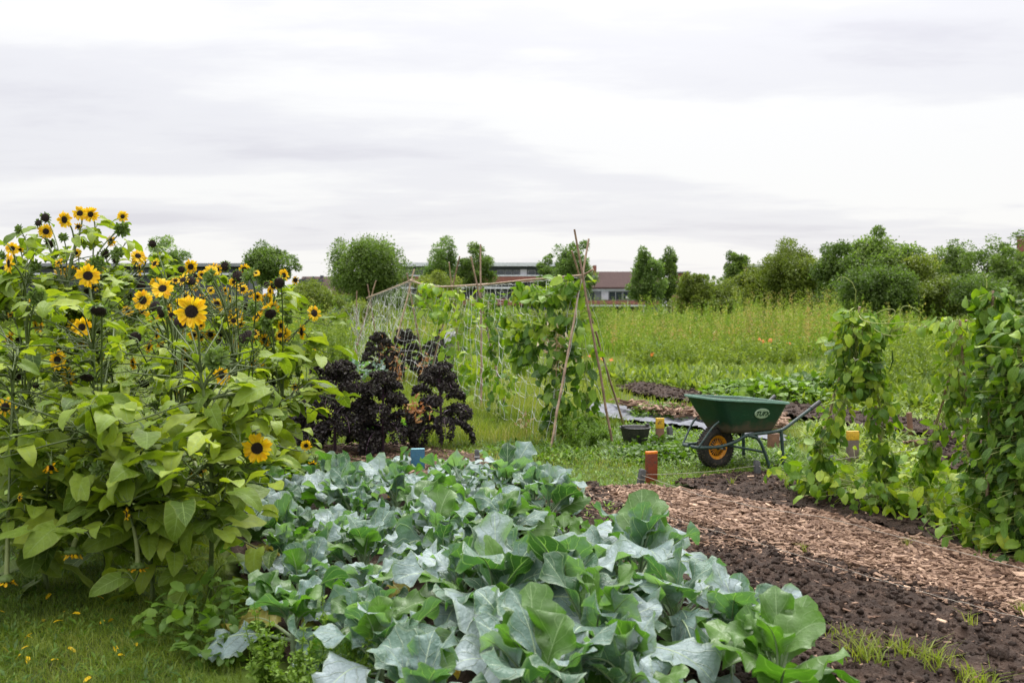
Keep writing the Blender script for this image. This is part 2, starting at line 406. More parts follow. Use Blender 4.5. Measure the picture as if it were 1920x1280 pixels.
# template leaves -------------------------------------------------
SUNL = [leaf(1, .82, prof_heart, 7, 3, bend=b, fold=f, ruf=.035, rufn=2, cord=.13, lobe=.03, twist=tw)[:3] for b, f, tw in
        [(.5, .25, 0), (.9, .15, .3), (1.3, .3, -.3), (.7, .45, .2), (1.6, .2, 0), (.3, .1, -.4), (1.0, .35, .5), (1.9, .3, -.2)]]
BEANL = [leaf(1, .84, prof_ovate, 5, 2, bend=b, fold=f, ruf=.03, rufn=2, cord=.1, twist=tw)[:3] for b, f, tw in
         [(.4, .2, 0), (.8, .3, .3), (1.1, .15, -.3), (.6, .4, .2), (1.4, .3, 0), (-.2, .2, .3)]]
LANCE = [leaf(1, .28, prof_lance, 4, 1, bend=b, fold=.3, twist=tw)[:3] for b, tw in [(.6, 0), (1.1, .3), (.2, -.3), (1.6, .2)]]
SMALL = [leaf(1, .6, prof_ovate, 2, 1, bend=b, fold=.3)[:3] for b in (.4, .9, .1)]
FRILL = []
for k in range(6):
    V, F, UV, _ = leaf(1, 1.25, prof_lance, 4, 2, bend=.8, fold=.2)
    V = V.copy(); V[:, 2] += rng.normal(0, .16, len(V)); V[:, :2] += rng.normal(0, .05, (len(V), 2)); FRILL.append((V, F, UV))
DIAM = [(np.array([[0, 0, 0], [.3, .45, .08], [0, 1, 0], [-.3, .45, .08]]), np.array([[0, 1, 2, 3]]), np.array([[.5, 0], [1, .5], [.5, 1], [0, .5]]))]

def unit(v): v = np.asarray(v, float); return v / (np.linalg.norm(v, axis=-1, keepdims=True) + 1e-9)

# ---------------------------------------------------------------- camera, light, sky
cam = bpy.data.objects.new('camera', bpy.data.cameras.new('camera')); C.objects.link(cam)
cam.location = (0, 0, CAM_H); cam.rotation_euler = (PI / 2 - PITCH, 0, 0)
cam.data.sensor_width = 36; cam.data.lens = 36 * F_PX / 1920; cam.data.clip_end = 3000; cam.data.clip_start = .05
cam.data.dof.use_dof = True; cam.data.dof.focus_distance = 6.5; cam.data.dof.aperture_fstop = 3.5
sc.camera = cam

SUN_EL, SUN_AZ = math.radians(52), math.radians(12)     # azimuth from +Y towards +X
sun = bpy.data.objects.new('sun', bpy.data.lights.new('sun', 'SUN')); C.objects.link(sun)
sun.data.energy = 1.5; sun.data.angle = math.radians(14); sun.data.color = (1, .965, .91)
sd = Vector((math.sin(SUN_AZ) * math.cos(SUN_EL), math.cos(SUN_AZ) * math.cos(SUN_EL), math.sin(SUN_EL)))
sun.rotation_euler = sd.to_track_quat('Z', 'Y').to_euler()
sun.location = (0, 0, 30)

w = bpy.data.worlds.new('World'); sc.world = w; w.use_nodes = True
t = NT(w)
sky = t.n('ShaderNodeTexSky', sky_type='NISHITA', sun_disc=False)
sky.sun_elevation = SUN_EL; sky.sun_rotation = SUN_AZ; sky.air_density = 1.2; sky.dust_density = 2
bg1 = t.n('ShaderNodeBackground', i_Strength=.08); t.l(sky.outputs[0], bg1.inputs[0])
tc = t.n('ShaderNodeTexCoord'); spx = t.n('ShaderNodeSeparateXYZ'); t.l(tc.outputs['Generated'], spx.inputs[0])
zc = t.math('MAXIMUM', spx.outputs[2], 0.0)
# overcast luminance rises from the horizon to the zenith
lum = t.math('ADD', .695, t.math('MULTIPLY', t.math('POWER', zc, 3.0), 3.0))
# cloud layer seen in perspective: direction projected on a high plane
inv = t.math('DIVIDE', 1.0, t.math('ADD', zc, .10))
cx = t.math('MULTIPLY', spx.outputs[0], inv); cy = t.math('MULTIPLY', spx.outputs[1], inv)
cb = t.n('ShaderNodeCombineXYZ'); t.l(cx, cb.inputs[0]); t.l(cy, cb.inputs[1]); cb.inputs[2].default_value = 3.7
mp = t.n('ShaderNodeMapping'); t.l(cb.outputs[0], mp.inputs[0]); mp.inputs['Rotation'].default_value = (0, 0, math.radians(-14)); mp.inputs['Scale'].default_value = (.45, .85, 1)
n1 = t.noise(.85, 6, .52, mp.outputs[0], dist=.35)
n2 = t.noise(2.6, 5, .6, mp.outputs[0], dist=.2)
n1 = t.math('ADD', n1, t.math('MULTIPLY', t.math('SUBTRACT', n2, .5), .38))
cl = t.ramp(n1, [(.28, (.775, .765, .825)), (.42, (.88, .875, .915)), (.56, (1.0, .995, .995))], 'EASE')
# the bright patch where the sun stands behind the cloud
nrm = t.n('ShaderNodeVectorMath', operation='NORMALIZE'); t.l(tc.outputs['Generated'], nrm.inputs[0])
dp = t.n('ShaderNodeVectorMath', operation='DOT_PRODUCT'); t.l(nrm.outputs[0], dp.inputs[0]); dp.inputs[1].default_value = sd
glow = t.math('POWER', t.math('MAXIMUM', dp.outputs['Value'], 0.0), 22.0)
lum = t.math('ADD', lum, t.math('MULTIPLY', glow, 2.5))
vs = t.n('ShaderNodeVectorMath', operation='SCALE'); t.l(cl, vs.inputs[0]); t.l(lum, vs.inputs['Scale'])
bg2 = t.n('ShaderNodeBackground', i_Strength=1.0); t.l(vs.outputs[0], bg2.inputs[0])
ad = t.n('ShaderNodeMixShader'); ad.inputs[0].default_value = .9; t.l(bg1.outputs[0], ad.inputs[1]); t.l(bg2.outputs[0], ad.inputs[2])
wo = t.n('ShaderNodeOutputWorld'); t.l(ad.outputs[0], wo.inputs[0])

sc.view_settings.view_transform = 'Standard'; sc.view_settings.look = 'None'; sc.view_settings.gamma = 1; sc.view_settings.exposure = .5
sc.render.engine = 'CYCLES'
sc.cycles.use_denoising = True
sc.cycles.max_bounces = 6; sc.cycles.diffuse_bounces = 2; sc.cycles.transmission_bounces = 4; sc.cycles.glossy_bounces = 2; sc.cycles.transparent_max_bounces = 4
sc.cycles.sample_clamp_indirect = 4
# ================================================================ ground and beds
def sheet(name, pts, mat, z=0.0):
    mb = MB(); pts = np.array([(x, y, z) for x, y in pts])
    me = bpy.data.meshes.new(name); me.from_pydata(pts.tolist(), [], [list(range(len(pts)))]); me.materials.append(mat)
    return tag(inst(name, me), kind='structure')

# one ground sheet, finer near the camera, gently uneven
gx = np.concatenate([[-900, -300, -120, -60, -30], np.arange(-16, 16.1, .5), [30, 60, 120, 300, 900]])
gy = np.concatenate([[-60, -20, -5], np.arange(0, 30.1, .5), [40, 60, 90, 150, 300, 1500]])
X, Y = np.meshgrid(gx, gy, indexing='ij')
Z = -.012 + .02 * (fbm(X * .9, Y * .9, 3) - .5)
Vg = np.stack([X, Y, Z], -1).reshape(-1, 3); ny = len(gy)
ii, jj = np.meshgrid(np.arange(len(gx) - 1), np.arange(ny - 1), indexing='ij')
i0 = (ii * ny + jj).ravel()
Fg = np.stack([i0, i0 + ny, i0 + ny + 1, i0 + 1], 1)
g = MB().add(Vg, Fg).build('ground', M['ground']); tag(g, kind='structure')

def bed(name, poly, res, hfun, mat, tintfun=None):
    lo, hi = poly.min(0), poly.max(0)
    xs = np.arange(lo[0], hi[0] + res, res); ys = np.arange(lo[1], hi[1] + res, res)
    X, Y = np.meshgrid(xs, ys, indexing='ij')
    pts = np.stack([X.ravel(), Y.ravel()], 1)
    jx = pts + rng.normal(0, res * .18, pts.shape)
    ins = inside(poly, pts)
    Z = hfun(jx[:, 0], jx[:, 1])
    n = len(ys)
    i, j = np.meshgrid(np.arange(len(xs) - 1), np.arange(n - 1), indexing='ij')
    a = (i * n + j).ravel()
    F = np.stack([a, a + n, a + n + 1, a + 1], 1)
    F = F[ins[F].all(1)]
    V = np.concatenate([jx, Z[:, None]], 1)
    used = np.unique(F); mp_ = np.full(len(V), -1); mp_[used] = np.arange(len(used))
    tt = fbm(V[used][:, 0] * 7, V[used][:, 1] * 7, 11)
    o = MB().add(V[used], mp_[F], 0, tt).build(name, mat)
    return tag(o, kind='structure')

PATH_L = [(1043, 913), (1150, 952), (1233, 976), (1413, 1015), (1607, 1074), (1762, 1118), (1912, 1157), (2500, 1350)]
PATH_R = [(1207, 898), (1310, 927), (1433, 953), (1547, 970), (1633, 992), (1754, 1023), (1920, 1066), (2500, 1240)]
path_poly = poly_px([(1120, 925), (1165, 918), (1215, 916), (1270, 925)] + PATH_R[1:] + PATH_L[::-1][:-2] + [(1140, 945)])
near_poly = poly_px([(450, 925), (640, 905), (970, 922), (1120, 915), (1160, 950), (1233, 985), (1413, 1022), (1607, 1082), (1762, 1126), (1912, 1165), (2500, 1362), (2600, 1700), (1500, 1700), (700, 1900), (560, 1300), (480, 1150), (430, 1050)])
rear_poly = poly_px([(1262, 908), (1340, 894), (1425, 888), (1500, 900), (1700, 925), (2000, 985), (2600, 1130), (2500, 1235), (1920, 1064), (1754, 1021), (1633, 990), (1547, 968), (1433, 950), (1310, 924)])
farbed_poly = poly_px([(1148, 729), (1200, 721), (1290, 735), (1420, 752), (1540, 768), (1700, 790), (1850, 812), (1990, 830), (1990, 850), (1850, 838), (1700, 818), (1540, 797), (1400, 776), (1310, 762), (1200, 746)])
patch_poly = poly_px([(1720, 842), (1790, 836), (1880, 850), (1900, 880), (1800, 893), (1735, 885)])
kale_poly = poly_px([(540, 858), (600, 838), (760, 836), (900, 858), (930, 884), (820, 900), (600, 890)])
sheet_poly = poly_px([(1085, 754), (1110, 758), (1200, 768), (1330, 792), (1440, 812), (1475, 822), (1480, 838), (1330, 815), (1210, 800), (1130, 786), (1085, 768)])

def h_soil(x, y, a=.05, s=1.0, base=.012):
    return base + a * .8 * fbm(x * 4 * s, y * 4 * s, 5, 3) + a * 1.3 * fbm(x * 16 * s, y * 16 * s, 9, 3) ** 2
bed('soil_bed', near_poly, .014, lambda x, y: h_soil(x, y, .05), M['soil'])
bed('soil_bed_rear', rear_poly, .02, lambda x, y: h_soil(x, y, .032), M['soil'])
bed('soil_bed_far', farbed_poly, .07, lambda x, y: h_soil(x, y, .07, .8, .01), M['soil'])
bed('soil_patch', patch_poly, .05, lambda x, y: h_soil(x, y, .10, .8), M['soil'])
bed('mulch_patch', kale_poly, .05, lambda x, y: h_soil(x, y, .03, 1), M['chipbase'])
bed('path', path_poly, .03, lambda x, y: .002 + .02 * fbm(x * 5, y * 5, 21), M['chipbase'])
fo = bed('weed_sheeting', sheet_poly, .06, lambda x, y: -.01 + .10 * fbm(x * 2.2, y * 2.2, 31) + .07 * np.abs(fbm(x * 7, y * 4, 33) - .5) * 2, M['sheeting'])
del fo['kind']; tag(fo, 'crumpled grey plastic weed sheeting lying across the grass behind the bucket', 'plastic sheet')

def pts_in(poly, n):
    lo, hi = poly.min(0), poly.max(0); out = []
    k = 0
    while k < n:
        p = rng.uniform(lo, hi, (n * 2, 2)); p = p[inside(poly, p)]; out.append(p); k += len(p)
    return np.concatenate(out)[:n]

# clods of soil
CLOD = []
for k in range(5):
    bm = bmesh.new(); bmesh.ops.create_icosphere(bm, subdivisions=1 if k < 3 else 2, radius=1)
    V = np.array([v.co[:] for v in bm.verts]); Fc = np.array([[v.index for v in f.verts] for f in bm.faces]); bm.free()
    V = V * (1 + .28 * rng.normal(0, 1, (len(V), 1))) * [1, .8, .65]
    CLOD.append((V, Fc, np.zeros((len(V), 2))))
def clods(name, poly, n, smin, smax, hfun, ymax=99):
    p = pts_in(poly, n); p = p[p[:, 1] < ymax]
    s = smin + (smax - smin) * rng.random(len(p)) ** 8
    O = np.concatenate([p, (hfun(p[:, 0], p[:, 1]) + s * .15)[:, None]], 1)
    d = rng.normal(0, 1, (len(p), 3)); d[:, 2] *= .4
    up = rng.normal(0, .5, (len(p), 3)) + [0, 0, 1]
    o = MB().scatter(CLOD, O, d, up, s, rng.random(len(p))).build(name, M['soil'])
    return tag(o, 'dark crumbly clods of soil on the bed', 'soil', kind='stuff')
near_vis = poly_px([(960, 922), (1120, 915), (1160, 950), (1233, 985), (1413, 1022), (1607, 1082), (1762, 1126), (1912, 1165), (2300, 1300), (2300, 1500), (1400, 1500), (1000, 1100)])
clods('soil_clods', near_vis, 22000, .002, .026, lambda x, y: h_soil(x, y, .05))
clods('soil_clods_rear', rear_poly, 9000, .003, .022, lambda x, y: h_soil(x, y, .032))
clods('soil_clods_far', farbed_poly, 5000, .006, .04, lambda x, y: h_soil(x, y, .07, .8, .01))
clods('soil_clods_patch', patch_poly, 800, .01, .05, lambda x, y: h_soil(x, y, .10, .8))

# bark chips
def patchy_(p): return fbm(p[:, 0] * 3, p[:, 1] * 3, 17)
CH = []
for k in range(10):
    a, b = rng.uniform(.07, .21), rng.uniform(.1, .25)
    V = np.array([[-a, -.5, 0], [a, -.5 + rng.uniform(-.1, .1), 0], [a * rng.uniform(.5, 1.3), .5, 0], [-a * rng.uniform(.4, 1.2), .45, 0]], float)
    V2 = V + [0, 0, .09]; V2[:, :2] *= rng.uniform(.85, 1.0); V2 += rng.normal(0, .02, V2.shape)
    m_ = (V + V2) / 2
    VV = np.concatenate([V, V2]); VV[:, 2] += .18 * VV[:, 1] ** 2 * rng.uniform(-1, 1)
    Fq = np.array([[3, 2, 1, 0], [4, 5, 6, 7], [0, 1, 5, 4], [1, 2, 6, 5], [2, 3, 7, 6], [3, 0, 4, 7]])
    CH.append((VV, Fq, np.zeros((8, 2))))
def chips(name, p, smin, smax, z0, zr, label, tilt=.28, mat='chip', dark=0):
    n = len(p)
    s = smin + (smax - smin) * rng.random(n) ** 2.2
    a = rng.random(n) * 2 * PI
    O = np.concatenate([p, (z0 + zr * rng.random(n))[:, None]], 1)
    d = np.stack([np.cos(a), np.sin(a), rng.normal(0, tilt * .6, n)], 1)
    up = np.stack([rng.normal(0, tilt, n), rng.normal(0, tilt, n), np.ones(n)], 1)
    S = np.stack([s * rng.uniform(.5, 1.2, n), s, s * rng.uniform(.6, 1.5, n)], 1)
    tt = np.clip(rng.normal(.5, .2, n) + (rng.random(n) > .975) * .45 - dark, 0, 1)
    o = MB().scatter(CH, O, d, up, S, tt).build(name, M[mat], smooth=False)
    return tag(o, label, 'wood chips', kind='stuff')
vis_path = poly_px([(1105, 926), (1160, 918), (1215, 917), (1270, 925)] + PATH_R[1:-1] + [(2080, 1112), (2080, 1215)] + PATH_L[::-1][1:-2] + [(1150, 960), (1090, 945)])
pp = pts_in(vis_path, 27000); pp = pp[rng.random(len(pp)) < .45 + 1.1 * patchy_(pp)]
chips('wood_chips', pp, .015, .10, .012, .035, 'reddish brown bark chips covering the garden path')
# strays over the soil next to the path
q = pts_in(poly_px([(1000, 925), (1160, 925), (1260, 975), (1430, 1010), (1640, 1070), (1950, 1160), (1950, 1205), (1640, 1110), (1413, 1050), (1233, 1030), (1090, 980), (980, 950)]), 3200)
chips('scattered_chips', q, .01, .07, .05, .015, 'loose bark chips strewn on the soil edge')
q = pts_in(near_vis, 1500)
chips('soil_litter', q, .006, .05, .05, .02, 'small pale wood bits on the dark soil')
chips('rear_litter', pts_in(rear_poly, 500), .01, .06, .05, .015, 'wood bits on the rear soil bed')
chips('mulch_chips', pts_in(kale_poly, 2500), .02, .09, .02, .03, 'brown mulch under the dark kale', dark=.12)
q = pts_in(poly_px([(1330, 782), (1330, 762), (1400, 780), (1470, 800), (1480, 822), (1400, 815), (1300, 800), (1180, 782), (1150, 770)]), 2600)
chips('sheeting_chips', q, .03, .16, .10, .08, 'bark chips heaped on the plastic sheeting')
q = pts_in(poly_px([(1690, 838), (1800, 825), (1900, 845), (1790, 850)]), 900)
chips('chips_behind_beans', q, .03, .1, .02, .05, 'bark chips on the far path behind the beans')

# ================================================================ grass (nobody could count it)
ALL_BEDS = [path_poly, near_poly, rear_poly, farbed_poly, patch_poly, sheet_poly]
def clear(p, polys=ALL_BEDS):
    k = np.ones(len(p), bool)
    for q in polys: k &= ~inside(q, p)
    return p[k]
def blades(p, h, w, lean, tint, mb=None, z=0.0):
    n = len(p); a = rng.random(n) * 2 * PI
    side = np.stack([np.cos(a), np.sin(a), np.zeros(n)], 1)
    b = rng.random(n) * 2 * PI
    ld = np.stack([np.cos(b), np.sin(b), np.zeros(n)], 1)
    h = np.broadcast_to(h, (n,)); w = np.broadcast_to(w, (n,)); L = (lean * rng.random(n) * h)[:, None]
    O = np.concatenate([p, np.full((n, 1), z)], 1); up = np.array([0, 0, 1.0])
    m1 = O + up * (h * .5)[:, None] + ld * L * .3
    tp = O + up * (h * (1 - .25 * np.minimum(lean, 1)))[:, None] + ld * L
    s = side * (w / 2)[:, None]
    V = np.stack([O - s, O + s, m1 - s * .8, m1 + s * .8, tp], 1).reshape(-1, 3)
    k = (np.arange(n) * 5)[:, None]
    mb = mb or MB(); n0 = mb.n
    mb.add(V, k + np.array([[0, 1, 3, 2]]), 0, np.repeat(tint, 5))
    mb.R.append((k + np.array([[2, 3, 4]]) + n0, 0))
    return mb
def patchy(p, s, seed): return fbm(p[:, 0] * s, p[:, 1] * s, seed)

# near lawn at the left under the sunflowers
lawn = pts_in(poly_px([(-500, 1700), (520, 1700), (420, 1050), (350, 960), (-500, 960)]), 90000)
tn = np.clip(patchy(lawn, 1.6, 41) * 1.0 - .18 + rng.normal(0, .13, len(lawn)), 0, 1)  # tint lowered: shade below the sunflowers put into the grass colour
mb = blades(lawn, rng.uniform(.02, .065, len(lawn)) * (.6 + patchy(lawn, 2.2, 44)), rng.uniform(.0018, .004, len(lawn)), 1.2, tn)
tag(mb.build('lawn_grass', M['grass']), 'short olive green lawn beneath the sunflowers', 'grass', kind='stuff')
# grass path between the beds
mid = pts_in(poly_px([(300, 1000), (430, 900), (0, 860), (0, 800), (600, 760), (1200, 770), (1900, 800), (2400, 900), (2400, 980), (1700, 940), (1430, 893), (1262, 908), (1120, 918), (970, 925), (640, 910)]), 110000)
mid = clear(mid)
nm = patchy(mid, 1.1, 51)
tn = np.clip(nm * 1.0 + .02 + rng.normal(0, .14, len(mid)), 0, .97)
mb = blades(mid, rng.uniform(.02, .07, len(mid)) * (.5 + 1.0 * nm), rng.uniform(.003, .006, len(mid)), 1.1, tn)
tag(mb.build('path_grass', M['grass']), 'mown yellow green grass between the beds', 'grass', kind='stuff')
# longer grass round the bean frame
tall = pts_in(poly_px([(560, 850), (560, 760), (700, 700), (1150, 720), (1180, 800), (1030, 840), (880, 838), (760, 845)]), 26000)
tall = clear(tall, [sheet_poly, kale_poly]); tn = np.clip(patchy(tall, .9, 61) * .9 + .12 + rng.normal(0, .12, len(tall)), 0, .95)
mb = blades(tall, rng.uniform(.08, .28, len(tall)) * (.4 + patchy(tall, 1.5, 64)), rng.uniform(.005, .01, len(tall)), 1.0, tn)
tag(mb.build('rough_grass', M['grass']), 'long bright grass around the bean frame', 'grass', kind='stuff')
# field behind, to about 30 m
fl = pts_in(np.array([(-14, 12.5), (16, 12.5), (30, 34), (-26, 34)]), 120000); fl = fl[np.abs(fl[:, 0]) < fl[:, 1] * .62 + 1]
fl = clear(fl, [farbed_poly, sheet_poly]); nf = patchy(fl, .45, 71)
tn = np.clip(nf * .9 + .08 + rng.normal(0, .12, len(fl)), 0, .9)
mb = blades(fl, rng.uniform(.05, .16, len(fl)) * (.3 + 1.5 * nf), rng.uniform(.008, .018, len(fl)), 1.0, tn)
tag(mb.build('field_grass', M['grass']), 'bright green grass of the allotment field', 'grass', kind='stuff')
# tall meadow to the trees
me_ = pts_in(np.array([(-16, 27), (20, 27), (65, 100), (-58, 100)]), 150000); keep = rng.random(len(me_)) < np.clip(32 / me_[:, 1], 0, 1) ** 1.0
me_ = me_[keep & (np.abs(me_[:, 0]) < me_[:, 1] * .62 + 1)]
nm = patchy(me_, .16, 81); nm2 = patchy(me_, .5, 83)
hh = rng.uniform(.3, .9, len(me_)) * (.35 + 1.1 * nm)
tn = np.clip(nm2 * .7 + nm * .4 - .2 + rng.normal(0, .15, len(me_)), 0, 1)
mb = blades(me_, hh, .012 + me_[:, 1] * .0009, .8, tn)
tag(mb.build('meadow', M['meadow']), 'tall wild meadow grass, green turning straw and rust', 'grass', kind='stuff')
# reddish flowering weeds at the right of the meadow
def spires(poly, n, h0, h1, lab, mat='meadow', tl=.5, th=1.0, leafn=26, ls=.05, cl=0):
    p = pts_in(poly, n)
    if cl: p = p[patchy(p, .35, 91) > cl]; n = len(p)
    mb = MB(); h = rng.uniform(h0, h1, n)
    for k in range(n):
        b = np.array([*p[k], 0.]); tp = b + [rng.normal(0, .08) * h[k], rng.normal(0, .08) * h[k], h[k]]
        mid_ = (b + tp) / 2 + rng.normal(0, .02, 3)
        mb.tube([b, mid_, tp], [.006, .005, .003], 3, 0, .6, cap=False)
    K = n * leafn; ki = np.repeat(np.arange(n), leafn); f = rng.random(K) ** .8
    O = np.stack([p[ki, 0] + rng.normal(0, .05, K), p[ki, 1] + rng.normal(0, .05, K), f * h[ki]], 1)
    d = rng.normal(0, 1, (K, 3)); d[:, 2] = np.abs(d[:, 2]) * .6 + .2
    s = ls * rng.uniform(.5, 1.3, K) * (1.25 - f * .8)
    mb.scatter(DIAM, O, d, rng.normal(0, 1, (K, 3)), np.stack([s * .8, s, s], 1), np.clip(rng.uniform(tl, th, n)[ki] + rng.normal(0, .08, K), 0, 1))
    return tag(mb.build('flowering_weeds', M[mat]), lab, 'weeds', kind='stuff')
spires(poly_px([(1130, 668), (1560, 676), (1560, 632), (1130, 628)]), 700, .5, 1.35, 'rust tinged flowering dock and weeds in the meadow', leafn=46, ls=.10, tl=.15, th=1)
spires(np.array([G(1380, 645)[:2], G(1570, 650)[:2], G(1570, 665)[:2], G(1400, 662)[:2]]), 120, 1.2, 2.25, 'tall reddish dock spires at the right of the meadow', tl=.35, leafn=90, ls=.10)
spires(poly_px([(640, 650), (940, 650), (940, 632), (640, 632)]), 420, .6, 1.35, 'straw coloured weeds behind the bean net', tl=.3, th=.9, leafn=40, ls=.11)
spires(poly_px([(560, 690), (660, 690), (660, 650), (560, 645)]), 160, .5, 1.1, 'green nettles left of the bean net', 'field_weed', .1, .8, 70, .12)
spires(poly_px([(1000, 640), (1800, 640), (1800, 610), (1000, 610)]), 700, 1.2, 2.3, 'tall bushy weeds in clumps at the far side of the meadow', tl=.0, th=.7, leafn=60, ls=.17, cl=.55)
spires(poly_px([(540, 650), (1000, 650), (1000, 612), (540, 612)]), 500, 1.0, 2.0, 'tall bushy weeds in clumps far behind the net', tl=.0, th=.7, leafn=60, ls=.15, cl=.55)
spires(poly_px([(1100, 650), (1700, 650), (1760, 615), (1100, 612)]), 500, .6, 1.7, 'green and straw weeds far across the meadow', tl=.15, th=.85, leafn=36, ls=.17)
spires(poly_px([(560, 640), (1000, 640), (1000, 612), (540, 612)]), 300, .6, 1.5, 'green and straw weeds far behind the net', tl=.15, th=.8, leafn=36, ls=.17)
spires(poly_px([(1180, 690), (1480, 690), (1520, 668), (1180, 664)]), 260, .3, .7, 'mid green bushy weeds at the near edge of the meadow', 'field_weed', .2, .9, 60, .12)
spires(poly_px([(1640, 760), (1960, 760), (1960, 660), (1600, 660)]), 420, .3, .95, 'green weeds behind the climbing beans', 'field_weed', .1, .9, 70, .11)

# leafy low weeds / clover among the grass
def rosettes(name, p, s0, s1, lab, mat='weed', nl=7, el=(.15, .9), temps=None, wide=.7, tlo=0., thi=1., z=0.):
    n = len(p); K = n * nl; ki = np.repeat(np.arange(n), nl)
    a = rng.random(K) * 2 * PI; e = rng.uniform(el[0], el[1], K)
    s = rng.uniform(s0, s1, n)[ki] * rng.uniform(.6, 1.2, K)
    d = np.stack([np.cos(a) * np.cos(e), np.sin(a) * np.cos(e), np.sin(e)], 1)
    O = np.stack([p[ki, 0], p[ki, 1], np.full(K, z)], 1) + d * s[:, None] * rng.uniform(0, .9, K)[:, None] + rng.normal(0, .1, (K, 3)) * s[:, None] * [1, 1, 0]
    up = np.stack([-np.cos(a) * np.sin(e), -np.sin(a) * np.sin(e), np.cos(e)], 1)
    tt = np.clip(rng.uniform(tlo, thi, n)[ki] + rng.normal(0, .12, K), 0, 1)
    mb = MB().scatter(temps or SMALL, O, d, up, np.stack([s * wide, s, s], 1), tt)
    return tag(mb.build(name, M[mat]), lab, 'weeds', kind='stuff')
rosettes('clover', clear(pts_in(poly_px([(300, 1000), (430, 895), (600, 830), (1150, 830), (1900, 870), (1700, 945), (1430, 900), (1120, 920), (640, 910)]), 7000)), .015, .05, 'low clover and creeping weeds in the grass path')
rosettes('ground_weeds', clear(pts_in(poly_px([(900, 850), (1080, 800), (1300, 800), (1500, 830), (1480, 870), (1330, 880), (1200, 870), (1030, 868)]), 3000)), .03, .085, 'leafy weeds around the bucket and wheelbarrow')
rosettes('field_weeds', clear(pts_in(poly_px([(700, 700), (1700, 700), (2000, 780), (1500, 765), (1150, 718)]), 4200)), .04, .22, 'leafy weeds in the field', 'field_weed', nl=9, el=(.1, 1.4))
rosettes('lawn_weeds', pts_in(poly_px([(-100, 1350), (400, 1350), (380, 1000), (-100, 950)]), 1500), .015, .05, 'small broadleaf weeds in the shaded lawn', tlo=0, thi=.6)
rosettes('seedlings', pts_in(poly_px([(1040, 960), (1120, 945), (1240, 990), (1230, 1010), (1100, 985)]), 40), .02, .045, 'tiny bright green seedlings on the soil', tlo=.6, thi=1, z=.055)
rosettes('right_field_weeds', clear(pts_in(poly_px([(1500, 770), (1500, 700), (2000, 690), (2100, 900), (1700, 900), (1520, 850)]), 4500)), .05, .13, 'leafy weeds behind the climbing beans', 'field_weed', nl=9, tlo=.2, thi=1)

# grass tufts on the soil at the bottom right
for k, (px, py, n, h) in enumerate([(1620, 1255, 130, .16), (1740, 1262, 90, .15), (1590, 1215, 50, .12), (1830, 1300, 60, .14), (1690, 1240, 60, .12)]):
    c = G(px, py)[:2]; p = c + np.clip(rng.normal(0, .045, (n, 2)), -.09, .09)
    mb = blades(p, rng.uniform(.4, 1, n) * h, .006, 1.3, rng.uniform(.5, .85, n), z=.03)
    o = tag(mb.build('grass_tuft', M['grass']), ['bright grass tuft on the soil beside the nearest broccoli leaf', 'second grass tuft on the soil, right of the broccoli bed end', 'small grass tuft highest up the soil by the broccoli', 'grass tuft at the bottom edge, furthest right on the soil', 'thin grass tuft between the two big tufts on the soil'][k], 'grass tuft', 'grass tufts sprouting on the dark soil')
for k, (px, py, n, h, lab) in enumerate([(1112, 924, 0, 0, ''), (1372, 915, 10, .12, 'upright bright green shoot on the rear soil bed'), (1085, 940, 26, .16, 'spindly grass seedling tuft at the far soil corner'), (1505, 1045, 18, .10, 'small grass tuft on the edge of the chip path'), (1700, 1035, 20, .10, 'grass tuft growing in the chips by the white string'), (1915, 1165, 20, .1, 'grass tuft at the right end of the chip path'), (1820, 1190, 14, .13, 'wispy grass plant alone on the dark soil')]):
    if not n: continue
    c = G(px, py)[:2]; mb = blades(c + rng.uniform(-.02, .02, (n, 2)), rng.uniform(.5, 1, n) * h, .005, 1.2, rng.uniform(.5, .9, n), z=.04)
    tag(mb.build('grass_tuft', M['grass']), lab, 'grass tuft', 'grass tufts sprouting on the dark soil')

# fallen petals
me0 = MB().scatter([leaf(1, .35, prof_petal, 4, 1, bend=.8, fold=.5)[:3]], [[0, 0, 0]], [[0, 1, 0]], [[0, 0, 1]], [1.0], .6).mesh('fallen_petal', M['petal'])
for k, (px, py) in enumerate([(82, 1160), (95, 1112), (120, 1146), (150, 1150), (118, 1163), (60, 1186), (52, 1192), (55, 1210), (38, 1227), (52, 1230), (128, 1213), (96, 1237), (213, 1160), (196, 1162), (255, 1204), (215, 1210), (222, 1228), (183, 1118), (8, 1147), (170, 1268), (5, 1213), (48, 1165)]):
    g_ = G(px, py, .03); s = random.uniform(.035, .055)
    o = inst('fallen_petal', me0); o.location = g_; o.scale = (s, s, s); o.rotation_euler = (random.uniform(-.5, .5), random.uniform(-.5, .5), random.uniform(0, 6.3))
    tag(o, 'yellow sunflower petal fallen on the shaded lawn', 'petal', 'fallen yellow petals on the lawn')
